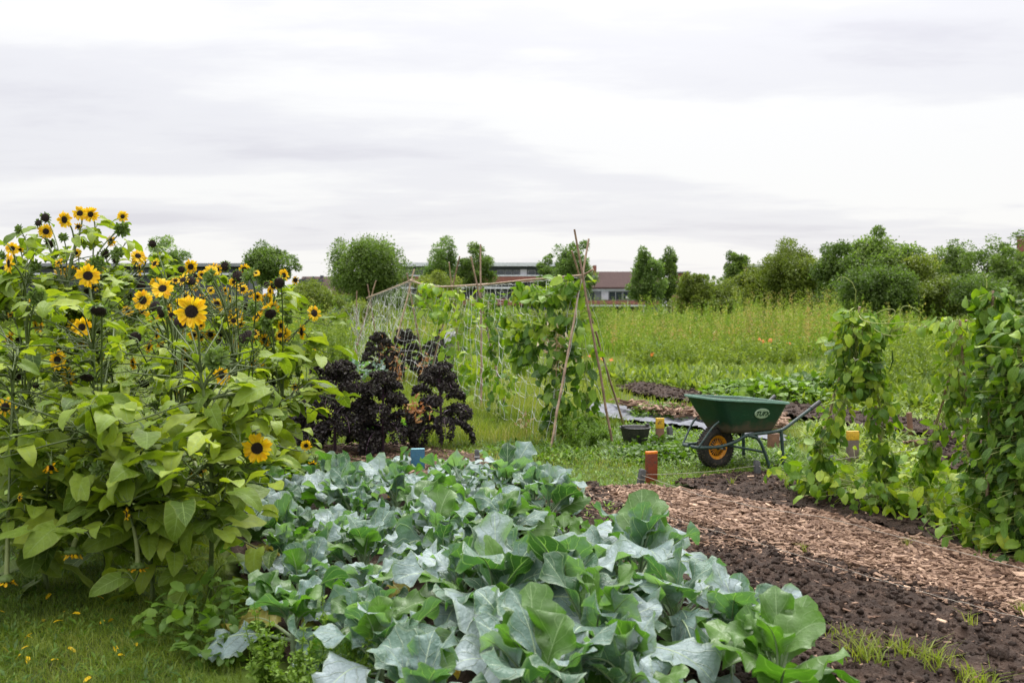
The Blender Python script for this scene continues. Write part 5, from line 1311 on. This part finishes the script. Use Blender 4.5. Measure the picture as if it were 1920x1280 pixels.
for k, (px, py, h, lab) in enumerate([(1075, 845, .42, 'feathery pale weed bush between the feet of the crossed canes'), (1110, 840, .34, 'smaller feathery weed beside the right crossed cane'), (1060, 828, .5, 'taller feathery weed behind the left crossed cane foot'), (1128, 826, .26, 'low feathery weed left of the black bucket'), (1090, 815, .4, 'feathery weed behind the crossed canes')]):
    fathen(G(px, py), h, 14, lab, 60 + k, spread=.22, t0=.7, grp='feathery weeds at the crossed canes')
# low leafy plants
def leafy(px, py, R, h, n, lab, cat='plant', mat='weed', temps=None, name='leafy_plant', tlo=.2, thi=.9, s=.09):
    b = G(px, py); mb = MB(); K = n; a = rng.random(K) * 6.28; r_ = R * np.sqrt(rng.random(K)); hz = h * (1 - (r_ / R) ** 2 * .7) * rng.uniform(.3, 1, K)
    O = b + np.stack([np.cos(a) * r_, np.sin(a) * r_, hz], 1); el = rng.uniform(-.2, .8, K)
    d = np.stack([np.cos(a), np.sin(a), el], 1) + rng.normal(0, .4, (K, 3)); up = np.array([0, 0, 1.]) + rng.normal(0, .4, (K, 3))
    mb.scatter(temps or BEANL, O, d, up, s * rng.uniform(.6, 1.3, K), np.clip(rng.uniform(tlo, thi, K), 0, 1))
    for i in range(0, K, 6): mb.tube([b + [rng.normal(0, .02), rng.normal(0, .02), 0], O[i]], .003, 3, 0, .6, cap=False)
    tag(mb.build(name, M[mat]), lab, cat)
leafy(1240, 783, .42, .22, 700, 'bushy carrot-green plant on the plastic sheeting behind the yellow stake', temps=LANCE, s=.09)
leafy(1330, 772, .2, .1, 120, 'small leafy plant right of the carrot greens', temps=LANCE, s=.09)
leafy(1450, 752, .9, .38, 900, 'leafy green crop row behind the wheelbarrow tray', s=.14, tlo=.3, thi=1)
leafy(1530, 745, .7, .42, 600, 'dark leafy plant behind the wheelbarrow grip', s=.14, tlo=0, thi=.5)
leafy(1375, 745, .5, .3, 380, 'bright leafy plant behind the wheelbarrow front lip', s=.12, tlo=.4, thi=1)
leafy(1222, 858, .35, .12, 330, 'low dark weeds between the bucket and the red-brown stake', s=.06, tlo=0, thi=.5)
leafy(1290, 850, .3, .12, 260, 'low leafy weeds left of the wheelbarrow wheel', s=.07, tlo=.3, thi=.9)
leafy(1245, 838, .16, .14, 120, 'dark weeds at the foot of the yellow headed stake', s=.07, tlo=0, thi=.4)
leafy(1196, 842, .12, .14, 60, 'broad weed leaves climbing the side of the bucket', s=.07, tlo=.2, thi=.7)
leafy(380, 1190, .28, .30, 130, 'light green weed with pointed leaves at the left foot of the broccoli', s=.065, tlo=.1, thi=.8)
leafy(430, 1225, .2, .22, 90, 'darker pointed-leaf weed in front of the left broccoli row', s=.065, tlo=0, thi=.5)
leafy(560, 900, .3, .12, 160, 'low green weeds under the small sunflower', s=.09, tlo=.2, thi=.8)
leafy(520, 885, .3, .3, 200, 'leafy weeds at the right foot of the sunflower clump', s=.13, tlo=.1, thi=.7)
# leeks in the field
for k, (px, py) in enumerate([(1222, 668), (1230, 669)]):
    b = G(px, py); n = 12; a = rng.random(n) * 6.28
    mb = MB().scatter([leaf(1, .09, prof_lance, 6, 1, bend=b_, fold=.5)[:3] for b_ in (.3, .9, 1.4)], np.repeat([b], n, 0), np.stack([np.cos(a) * .35, np.sin(a) * .35, np.ones(n)], 1), np.stack([-np.cos(a), -np.sin(a), np.full(n, .3)], 1), np.full(n, .55), .6)
    tag(mb.build('leek', M['broc']), ['blue-green leek, left one of the pair in the field', 'blue-green leek, right one of the pair in the field'][k], 'leek', 'leeks in the field')
# marigolds
def marigold(px, py, ztop, lab, n=3, s=.03):
    b = G(px, py); o = empty('marigold', b, lab, 'marigold', 'orange marigolds in the field')
    lv, fl = MB(), MB()
    for i in range(n):
        tp = np.array([rng.normal(0, .12), rng.normal(0, .12), ztop * rng.uniform(.8, 1.1)]); lv.tube([[0, 0, 0], tp * [.5, .5, .6], tp], .004, 4, 0, .6)
        ring_ = MB(); m = frame_from(unit([rng.normal(0, .3), -.7, 1]))
        ring(ring_, PET, 14, s * .2, s * 1.2, .1, .2, .6); V = ring_.V[0] if len(ring_.V) == 1 else np.concatenate(ring_.V)
        ring_.V = [v @ m[:3, :3].T + tp for v in ring_.V]
        fl.V += ring_.V; fl.U += ring_.U; fl.T += ring_.T; fl.Q += [(a + fl.n, b_) for a, b_ in ring_.Q]; fl.n += ring_.n
    K = 26; a = rng.random(K) * 6.28; lv.scatter(LANCE, np.stack([np.cos(a) * .03, np.sin(a) * .03, rng.random(K) * ztop * .6], 1), np.stack([np.cos(a), np.sin(a), rng.uniform(.2, 1.2, K)], 1), np.tile([0, 0, 1.], (K, 1)), rng.uniform(.07, .13, K), .5)
    lv.build('stems', M['weed'], o); fl.build('blossoms', M['marigold'], o)
for a in [(1436, 672, .55, 'orange marigold cluster in the field behind the wheelbarrow, largest of them', 4, .05), (1478, 672, .5, 'small orange marigold right of the largest cluster', 1, .05), (1225, 690, .35, 'orange marigold in front of the leeks', 2, .035), (1138, 698, .3, 'orange marigold just right of the crossed canes', 2, .04), (1093, 690, .3, 'orange marigold seen between the crossed canes', 2, .035),
          (1500, 655, .5, 'faint orange marigold left of the climbing bean', 2, .04)]: marigold(*a)
o = MB()
K = 30; c = P(574, 655, 12.0); o.tube([[c[0], c[1], 0], c], .006, 4, 1, .5); o.scatter(SMALL, c + rng.normal(0, 1, (K, 3)) * [.05, .05, .02], rng.normal(0, 1, (K, 3)), rng.normal(0, 1, (K, 3)) + [0, 0, 2], rng.uniform(.03, .05, K), .5)
tag(o.build('yellow_flower', [M['petal'], M['weed']]), 'yellow flat-topped flower between the sunflowers and the kale', 'flower')
# crumpled white bag and grey pot behind the net
bm = bmesh.new(); bmesh.ops.create_icosphere(bm, subdivisions=3, radius=1)
for v in bm.verts: v.co = Vector((v.co.x * .09, v.co.y * .09, v.co.z * .15)) * (1 + random.uniform(-.28, .28))
tag(MB().bm(bm, P(845, 634, 15.2)).build('plastic_bag', M['palewall'], smooth=False), 'crumpled white plastic bag caught in the beans behind the net', 'bag')
bm = bmesh.new(); bmesh.ops.create_icosphere(bm, subdivisions=2, radius=1)
for v in bm.verts: v.co = Vector((v.co.x * .22, v.co.y * .2, v.co.z * .2)) * (1 + random.uniform(-.12, .12))
gp = G(826, 700); 
kale(G(827, 690), 1.05, .3, 9, 'small greyish purple kale behind the white bag', 21, fr=90)
bm.free()
# ================================================================ trees
def tree(px, ytop, hw, D, lab, name='tree', mat='crown', ybot=None, n=70, m=95, ls=.32, dens=1., cat='tree', group='trees beyond the field', spiky=0., trunk=True, round_=1.0, tr=(0, 1), seed=None):
    r = np.random.default_rng(seed if seed is not None else int(px * 7 + ytop))
    ztop = P(px, ytop, D)[2]; R = hw / F_PX * D; zb = max(.2, P(px, ybot, D)[2]) if ybot else ztop * .2
    b = np.array([(px - 960) * D / F_PX, D, 0.]); o = empty(name, b, lab, cat, group)
    cz = (ztop + zb) / 2; rz = (ztop - zb) / 2
    # clumps spread through an uneven ellipsoid, denser to the outside
    u = unit(r.normal(0, 1, (n, 3))); rad = r.uniform(.15, 1, n) ** .42
    sx = 1 - .25 * np.clip(-u[:, 2], 0, 1) ** 1.5
    fr_ = r.uniform(1.2, 2.6, 3); ph_ = r.random(3) * 6
    lump = .80 + .22 * r.random(n) + .17 * (np.sin(u[:, 0] * fr_[0] * 2 + ph_[0]) + np.sin(u[:, 1] * fr_[1] * 2 + ph_[1]) * .5 + np.sin(u[:, 2] * fr_[2] * 2.4 + ph_[2]))
    lump = np.clip(lump, .68, 1.25)
    c = u * (rad * lump)[:, None] * [1, 1, 1]; rc = R * r.uniform(.14, .33, n)
    c = c * np.array([R - R * .10, (R - R * .10), rz - min(R, rz) * .2]) ; c[:, 2] += cz; c[:, :2] *= sx[:, None]
    if spiky: c[:, 2] += (r.random(n) < .3) * np.clip(u[:, 2], 0, 1) * rz * spiky * r.random(n)
    K = int(m * dens * 2.3); ls = ls * .62; ki = np.repeat(np.arange(n), K); N = n * K
    v = unit(r.normal(0, 1, (N, 3)) + [0, 0, .25]); q = c[ki] + v * (rc[ki] * (r.uniform(.5, 1.08, N) + .5 * (r.random(N) > .93) * r.random(N)))[:, None] * [1, 1, .85]
    qt, ql, qr = np.percentile(q[:, 2], 99.6), np.percentile(q[:, 0], .6), np.percentile(q[:, 0], 99.4)
    fz_, fx_ = (ztop - cz) / (qt - cz), 2 * R / (qr - ql)
    for arr in (q, c):
        up_ = arr[:, 2] > cz; arr[up_, 2] = cz + (arr[up_, 2] - cz) * fz_; arr[:, 0] = (arr[:, 0] - (ql + qr) / 2) * fx_; arr[:, 1] *= fx_
    d = v + r.normal(0, .7, (N, 3)) - [0, 0, .35]; up = v + r.normal(0, .6, (N, 3)) + [0, 0, .4]
    s = ls * r.uniform(.6, 1.35, N)
    tt = np.clip(tr[0] + (tr[1] - tr[0]) * (r.uniform(.15, .85, n)[ki] + r.normal(0, .16, N)), 0, 1)
    MB().scatter(DIAM, q, d, up, np.stack([s * 1.1, s, s], 1), tt).build('crown', M[mat], o)
    if trunk:
        tb = MB(); hT = cz; tb.tube([[0, 0, -.3], [R * .03, 0, zb], [0, 0, hT], [R * .05, 0, cz + rz * .5]], [R * .075 + .06, R * .06 + .05, R * .04 + .03, .03], 8)
        for i in range(9):
            a = r.random() * 6.28; st_ = np.array([0, 0, zb + (hT - zb) * r.random()]); e_ = c[r.integers(n)]
            tb.tube([st_, (st_ + e_) / 2 + [0, 0, rz * .1], e_], [R * .03 + .02, R * .02 + .015, .015], 5)
        tb.build('trunk', M['bark'], o)
    return o
tree(317, 446, 33, 125, 'pale round-topped tree just right of the tall sunflowers', mat='crown_light', ybot=565, ls=.42, dens=.8)
tree(509, 457, 47, 105, 'round dark tree with gaps low in its crown above the sunflowers', mat='crown', ybot=545, ls=.36, n=80, tr=(0, .7))
tree(692, 450, 69, 88, 'biggest broad round tree left of the flat-roofed building', mat='crown', ybot=585, ls=.34, n=150, m=110, tr=(.15, .8))
tree(825, 445, 34, 112, 'airy oval tree in front of the flat roof, left one of two', mat='crown_light', ybot=560, ls=.34, dens=.75, tr=(0, .6))
tree(893, 458, 34, 112, 'oval tree in front of the flat roof, right one of two', mat='crown', ybot=560, ls=.34, tr=(.1, .8))
tree(1030, 479, 24, 118, 'small tree tucked against the left of the tree behind the crossed canes', mat='crown_light', ybot=565, ls=.34, tr=(0, .7))
tree(1076, 455, 38, 108, 'tree directly behind the crossed cane tips', mat='crown_light', ybot=570, ls=.34, tr=(0, .6))
tree(1213, 468, 33, 98, 'upright willow-green tree right of the brown roofed house', mat='crown_light', ybot=586, ls=.34, n=90, tr=(0, .7))
tree(1253, 467, 29, 106, 'darker upright tree touching the willow-green tree', mat='crown', ybot=586, ls=.34, tr=(0, .8))
tree(1382, 475, 27, 110, 'small dark tree standing apart before the large thicket', mat='crown', ybot=580, ls=.36, tr=(0, .8))
tree(1302, 515, 36, 80, 'low olive green tree right of the pair of upright trees', mat='crown_olive', ybot=600, ls=.3, tr=(0, .8), dens=.9)
tree(1350, 525, 40, 90, 'soft green shrub between the olive tree and the small dark tree', 'shrub', mat='crown_olive', ybot=600, ls=.3, tr=(0, .6), cat='shrub')
tree(1420, 503, 38, 75, 'light olive shrub at the left of the big thicket', 'shrub', mat='crown_olive', ybot=595, ls=.3, cat='shrub')
tree(1492, 453, 66, 70, 'large olive green dome tree at the left of the thicket', mat='crown_olive', ybot=590, ls=.28, n=130, tr=(0, .75))
tree(1573, 459, 42, 64, 'dark dense tree between the olive dome and the tall spiky tree', mat='crown', ybot=590, ls=.26, n=90, tr=(0, .55))
tree(1642, 432, 62, 62, 'tallest tree of the thicket with spiky upright shoots', mat='crown', ybot=590, ls=.3, n=120, spiky=.12, tr=(.1, 1))
tree(1640, 500, 70, 57, 'dark lower tree in front of the spiky one', mat='crown', ybot=600, ls=.26, n=90, tr=(0, .45))
tree(1712, 484, 50, 60, 'yellow-green shrub right of the spiky tree', 'shrub', mat='crown_olive', ybot=600, ls=.28, cat='shrub')
tree(1775, 458, 46, 78, 'rounded green tree right of centre in the thicket', mat='crown', ybot=590, ls=.3, n=90, tr=(.1, .9))
tree(1760, 520, 60, 58, 'olive bush below the rounded green tree', 'shrub', mat='crown_olive', ybot=600, ls=.26, cat='shrub', tr=(0, .6))
tree(1848, 448, 52, 62, 'loose airy tree with thin top shoots near the right edge', mat='crown', ybot=595, ls=.26, dens=.55, spiky=.15, tr=(.1, .9))
tree(1895, 470, 50, 58, 'dark tree at the right picture edge before the red gable', mat='crown', ybot=600, ls=.28, n=90, tr=(0, .8))
tree(1850, 520, 60, 54, 'dark bush in front of the right edge trees', 'shrub', mat='crown', ybot=600, ls=.26, cat='shrub', tr=(0, .5))
tree(1965, 440, 60, 60, 'tree cut by the right picture edge', mat='crown', ybot=600, ls=.28, tr=(0, .8))
tree(588, 528, 50, 70, 'yellow-green shrub between the sunflowers and the biggest tree', 'shrub', mat='crown_olive', ybot=600, ls=.26, cat='shrub', tr=(0, .8))
tree(820, 510, 42, 90, 'bright lime shrub in front of the left oval tree', 'shrub', mat='crown_olive', ybot=595, ls=.3, cat='shrub', tr=(.3, 1))
tree(8, 540, 50, 60, 'dark shrub at the left picture edge behind the sunflowers', 'shrub', mat='crown', ybot=610, ls=.26, cat='shrub', tr=(0, .4))
tree(690, 566, 45, 42, 'lime green bush behind the far left net', 'shrub', mat='crown_olive', ybot=610, ls=.13, n=50, cat='shrub', tr=(.2, .9), trunk=False)
tree(1150, 585, 60, 75, 'low hedge-like bush in front of the brown roofed house', 'shrub', mat='crown_olive', ybot=605, ls=.18, n=60, cat='shrub', trunk=False)
tree(1040, 580, 60, 80, 'low bush behind the net before the building', 'shrub', mat='crown_olive', ybot=605, ls=.2, n=60, cat='shrub', trunk=False)
tree(920, 575, 70, 80, 'low straggly bush behind the middle of the net', 'shrub', mat='crown', ybot=605, ls=.2, n=60, cat='shrub', trunk=False)
tree(620, 590, 40, 45, 'green bush left of the parked car', 'shrub', mat='crown_olive', ybot=618, ls=.15, n=40, cat='shrub', trunk=False)
tree(760, 583, 55, 52, 'dark low bush behind the fourth cane pair', 'shrub', mat='crown', ybot=606, ls=.16, n=40, cat='shrub', trunk=False)
tree(1440, 592, 60, 45, 'bushy growth at the meadow edge left of the thicket', 'shrub', mat='crown_olive', ybot=615, ls=.16, n=50, cat='shrub', trunk=False, tr=(0, .7))
tree(1260, 590, 60, 60, 'low bush below the two upright trees', 'shrub', mat='crown', ybot=606, ls=.18, n=40, cat='shrub', trunk=False)
tree(430, 560, 80, 60, 'long dark shrub behind the right of the sunflower clump', 'shrub', mat='crown', ybot=605, ls=.22, n=60, cat='shrub', tr=(0, .6), trunk=False)
tree(200, 560, 140, 60, 'broad shrubbery hidden behind the left sunflowers', 'shrub', mat='crown', ybot=605, ls=.24, n=90, cat='shrub', tr=(0, .6), trunk=False)
for k, (px, yt, hw, D, mt, lab) in enumerate([(1470, 530, 90, 84, 'crown_olive', 'low dark hedge mass at the foot of the olive dome tree'), (1600, 520, 90, 80, 'crown', 'dense hedge mass behind the tallest tree of the thicket'), (1720, 515, 90, 82, 'crown', 'dense hedge mass behind the olive bush'), (1840, 510, 90, 80, 'crown', 'dense hedge mass behind the airy tree'), (1960, 515, 90, 76, 'crown', 'dense hedge mass cut by the right picture edge'),
        (735, 545, 60, 95, 'crown', 'dark bush at the right foot of the biggest tree'), (560, 555, 60, 96, 'crown', 'dark bush at the left foot of the biggest tree'), (650, 550, 50, 96, 'crown', 'dark bush under the biggest tree'), (1330, 560, 70, 97, 'crown_olive', 'distant bushes under the far poplars'), (1400, 560, 60, 96, 'crown', 'distant bushes under the small dark tree')]):
    tree(px, yt, hw, D, lab, 'shrub', mat=mt, ybot=600, ls=.3, n=80, cat='shrub', tr=(0, .6), trunk=False)
# far poplars
for k, (px, yt, hw) in enumerate([(1292, 520, 5), (1303, 514, 6), (1313, 516, 5), (1326, 516, 6), (1336, 519, 6), (1348, 522, 5)]):
    tree(px, yt, hw, 260, ['leftmost far poplar right of the upright trees', 'tallest far poplar, second from left', 'far poplar left of the gap', 'far poplar right of the gap', 'low far poplar, second from right', 'rightmost low far poplar'][k], 'poplar', mat='crown_light', ybot=575, n=26, m=50, ls=.7, cat='poplar', group='poplars far away on the horizon')
# a twig of an overhanging tree at the very right
c = P(1932, 396, 20); K = 60
o = MB(); o.tube([c + [.6, .2, -.4], c + [.2, 0, -.1], c + [-.02, 0, .08]], [.02, .01, .004], 5, 0, .3); o.scatter(DIAM, c + rng.normal(0, 1, (K, 3)) * [.12, .12, .10], rng.normal(0, 1, (K, 3)), rng.normal(0, 1, (K, 3)), rng.uniform(.05, .1, K), .3)

# ================================================================ buildings
class BL:
    """a building with its front facing the camera: local x along the front from px0, at depth D"""
    def __init__(s, name, px0, px1, D, lab):
        s.D = D; s.x0 = (px0 - 960) * D / F_PX; s.x1 = (px1 - 960) * D / F_PX
        s.o = empty(name, (s.x0, D, 0), lab, 'building', 'buildings beyond the trees')
    def z(s, y): return CAM_H + (572 - y) * s.D / F_PX
    def x(s, px): return (px - 960) * s.D / F_PX - s.x0
    def box(s, name, pxa, pxb, ya, yb, d0, d1, mat, parent=None, bev=0):
        xa, xb, za, zb = s.x(pxa), s.x(pxb), s.z(yb), s.z(ya)
        return MB().box(((xa + xb) / 2, (d0 + d1) / 2, (za + zb) / 2), (xb - xa, d1 - d0, zb - za), bev).build(name, M[mat], parent or s.o, smooth=False)
    def window(s, pxa, pxb, ya, yb, d=0, mull=1, fm='winframe'):
        f = s.box('window', pxa, pxb, ya, yb, d - .06, d + .05, fm)
        w_ = (pxb - pxa) / mull
        for i in range(mull): s.box('pane', pxa + i * w_ + .6, pxa + (i + 1) * w_ - .6, ya + .7, yb - .7, d - .09, d - .055, 'glass', f)
def prism(B, name, pxa, pxb, yeave, yridge, dep, mat, over=.4):
    xa, xb = B.x(pxa), B.x(pxb); ze, zr = B.z(yeave), B.z(yridge)
    V = np.array([[xa, -over, ze], [xb, -over, ze], [xb, dep / 2, zr], [xa, dep / 2, zr], [xa, dep + over, ze], [xb, dep + over, ze]]); V2 = V - [0, 0, .25]
    F4 = [[0, 1, 2, 3], [3, 2, 5, 4], [7, 6, 9, 8], [9, 10, 11, 8]]
    F4 = [[0, 1, 2, 3], [3, 2, 5, 4], [9, 8, 7, 6], [10, 11, 8, 9], [6, 7, 1, 0], [4, 5, 11, 10], [0, 3, 9, 6], [3, 4, 10, 9], [7, 8, 2, 1], [8, 11, 5, 2]]
    return MB().add(np.concatenate([V, V2]), F4).build(name, M[mat], B.o, smooth=False)
# long flat roofed block
B = BL('apartment_block', 745, 1100, 150, 'long flat-roofed block with white fascia and dark upper floor behind the net')
B.box('wall', 750, 1096, 501, 590, .4, 10, 'darkwall')
B.box('roof', 742, 1102, 493, 499.6, -.8, 11, 'fascia')
B.box('balcony_band', 748, 1098, 518.5, 529, -.55, .38, 'brick'); B.box('balcony_cap', 748, 1098, 516, 518.2, -.6, .38, 'fascia')
B.box('lower_canopy', 748, 1098, 538, 541.5, -.7, .38, 'fascia'); B.box('lower_wall_band', 748, 1098, 560, 572, -.2, .38, 'brick')
for a, b_, m_ in [(762, 778, 1), (785, 800, 1), (932, 945, 1), (947, 960, 1), (962, 974, 1), (990, 1004, 1), (1040, 1060, 2), (1066, 1084, 1)]: B.window(a, b_, 506.5, 515.5, .4, m_)
for a, b_ in [(762, 768), (975, 988), (1022, 1034)]: B.box('door_panel', a + .5, b_, 505, 516, .30, .39, 'palewall')
for a, b_, m_ in [(765, 790, 2), (935, 952, 2), (960, 975, 1), (1000, 1020, 2), (1050, 1080, 2)]: B.window(a, b_, 545, 558, .4, m_)
# the same row continuing left behind the sunflowers
B = BL('apartment_block', -60, 470, 170, 'low flat-roofed block glimpsed behind the sunflower tops at the left')
B.box('wall', -55, 466, 504, 590, .4, 10, 'darkwall'); B.box('roof', -62, 472, 494, 500, -.8, 11, 'greywall'); B.box('white_band', -58, 468, 512, 516, -.3, .38, 'fascia')
for a in (-20, 30, 300, 350, 400, 440): B.window(a, a + 16, 520, 532, .4, 2)
# grey and red terrace with chimneys
B = BL('terraced_house', 556, 660, 135, 'grey-roofed terrace with four dark chimneys and a red gable left of the biggest tree')
B.box('wall', 560, 602, 540, 592, .4, 8, 'greywall'); B.box('red_gable_wall', 602.5, 650, 545, 592, -.3, 8, 'brick')
prism(B, 'roof', 556, 660, 545, 517, 8, 'rooftile', .6); B.box('dormer', 560, 600, 523, 534, .2, 3, 'darkwall')
for a, yt in ((561, 519), (576, 517), (592, 515), (622, 511)): B.box('chimney', a, a + 4.5, yt, 530, 3.4, 4.4, 'darkwall')
for a in (566, 580): B.window(a, a + 10, 552, 562, .4, 1)
# brown roofed house
B = BL('house', 1085, 1240, 120, 'brown tiled-roof house with brick chimney and glazed upper floor right of the crossed canes')
B.box('wall', 1088, 1238, 544, 592, .6, 9, 'greywall'); prism(B, 'roof', 1084, 1242, 538.5, 507, 9, 'rooftile', .5)
B.box('eave_band', 1087, 1239, 539.5, 545.5, -.1, .58, 'fascia'); B.box('brick_band', 1087, 1239, 563.5, 570.5, -.05, .58, 'brick')
B.box('chimney', 1115.5, 1121.5, 496, 520, 2.6, 3.6, 'brick'); B.box('chimney_flashing', 1111, 1125, 515.5, 518, 2.2, 2.58, 'fascia')
B.window(1090, 1103, 546.5, 562, .58, 1); s_ = B.box('yellow_blind', 1104.5, 1115, 547, 562, .45, .57, 'yellow_paint') if False else B.window(1104.5, 1116, 546.5, 562, .58, 1)
B.box('white_panel', 1128, 1141, 546, 562.5, .40, .56, 'palewall'); B.window(1142.5, 1167, 546.5, 562, .58, 2); B.window(1169, 1182, 546.5, 562, .58, 1); B.window(1190, 1215, 546.5, 562, .58, 2)
B.box('canopy', 1087, 1206, 571.5, 574.2, -3.2, .55, 'fascia'); B.box('canopy_post', 1199.5, 1200.8, 574.4, 592, -3.1, -2.95, 'palewall'); B.box('ground_floor_glazing', 1095, 1190, 576, 590, .45, .58, 'glass')
# street lamp
lp = BL('street_lamp', 1175, 1179, 112, 'grey street lamp in front of the brown roofed house'); lp.o['category'] = 'street lamp'; del lp.o['group']
lp.box('pole', 1176.3, 1177.3, 560, 592, 0, .1, 'palewall'); lp.box('lamp_head', 1173.6, 1180, 556, 560, -.2, .3, 'palewall', bev=.05)
# small fragments farther right
B = BL('house', 1270, 1295, 150, 'sliver of a brick building between the darker upright tree and the poplars'); B.box('wall', 1271, 1293, 512, 592, 0, 6, 'brick'); B.box('roof_edge', 1269.5, 1294.5, 509.5, 511.8, -.3, 6.3, 'greywall')
B = BL('house', 1395, 1450, 118, 'flat-roofed brick building peeping out beside the olive dome tree'); B.box('wall', 1400, 1448, 500.5, 592, 0, 6, 'darkwall'); B.box('roof', 1398, 1450, 497, 500.2, -.5, 6.4, 'fascia'); B.box('brick_end', 1396, 1399.5, 499, 592, -.1, 6, 'brick')
B = BL('house', 1902, 2010, 85, 'red brick gable end rising at the right picture edge'); B.o.rotation_euler[2] = -.53; B.box('wall', 1903, 2005, 470, 592, 0, 7, 'brick')
xa, xb = B.x(1903), B.x(2005); z0, z1 = B.z(470), B.z(443)
V = np.array([[xa, 0, z0], [xb, 0, z0], [xb, 0, z1 + .5], [xa, 0, z1]]); V = np.concatenate([V, V + [0, 7, 0]])
MB().add(V, [[0, 1, 2, 3], [7, 6, 5, 4], [0, 3, 7, 4], [1, 5, 6, 2], [3, 2, 6, 7]]).build('gable', M['brick'], B.o, smooth=False); B.box('roof_capping', 1901.5, 2006, 441.5, 443.5, -.2, 7.3, 'palewall')
# parked car behind the bushes, left of the net
cb = G(643, 601); D = cb[1]
car = empty('parked_car', (cb[0], D, 0), 'grey parked car half hidden by bushes under the biggest tree', 'car')
def carbody(mb, prof, wy, mi=0):
    prof = np.array(prof); n = len(prof); V = np.concatenate([np.stack([prof[:, 0], np.full(n, y), prof[:, 1]], 1) for y in (-wy, wy)])
    k = np.arange(n); k2 = (k + 1) % n; mb.add(V, np.stack([k, k2, k2 + n, k + n], 1), mi)
    for s, off in ((0, 0), (1, n)):
        c = V[off:off + n].mean(0); mb.add(np.concatenate([V[off:off + n], [c]]), np.stack([k2 if s else k, k if s else k2, np.full(n, n)], 1), mi)
mb = MB(); carbody(mb, [(-2.1, .35), (-2.15, .75), (-1.9, .92), (-1.1, 1.0), (1.3, 1.02), (2.0, .95), (2.12, .6), (2.05, .35)], .85); mb.build('body', M['greywall'], car, smooth=False)
mb = MB(); carbody(mb, [(-1.1, .99), (-.45, 1.42), (.9, 1.45), (1.6, 1.0)], .74); cabin = mb.build('cabin', M['palewall'], car, smooth=False)
mb = MB(); carbody(mb, [(-.85, 1.03), (-.4, 1.36), (.85, 1.38), (1.3, 1.04)], .765); mb.build('side_windows', M['glass'], car, smooth=False)
for sx in (-1.3, 1.3):
    for sy in (-.8, .8): MB().lathe([(.01, -.1), (.2, -.1), (.32, -.09), (.33, 0), (.32, .09), (.2, .1), (.01, .1)], 20, M=A, c=(sx, sy, .33)).build('wheel', M['tyre'], car)
# low dark garden fence / bench rail in the meadow at the right of centre
b0 = G(1222, 602); fe = empty('rail_fence', b0, 'low dark rail fence in the meadow below the upright trees', 'fence')
for k in range(5): MB().box((k * 1.6, 0, .35), (.08, .08, .75), .01).build('fence_post', M['darkwall'], fe)
for z_ in (.3, .62): MB().box((3.2, -.06, z_), (6.6, .035, .07), .005).build('rail', M['darkwall'], fe)
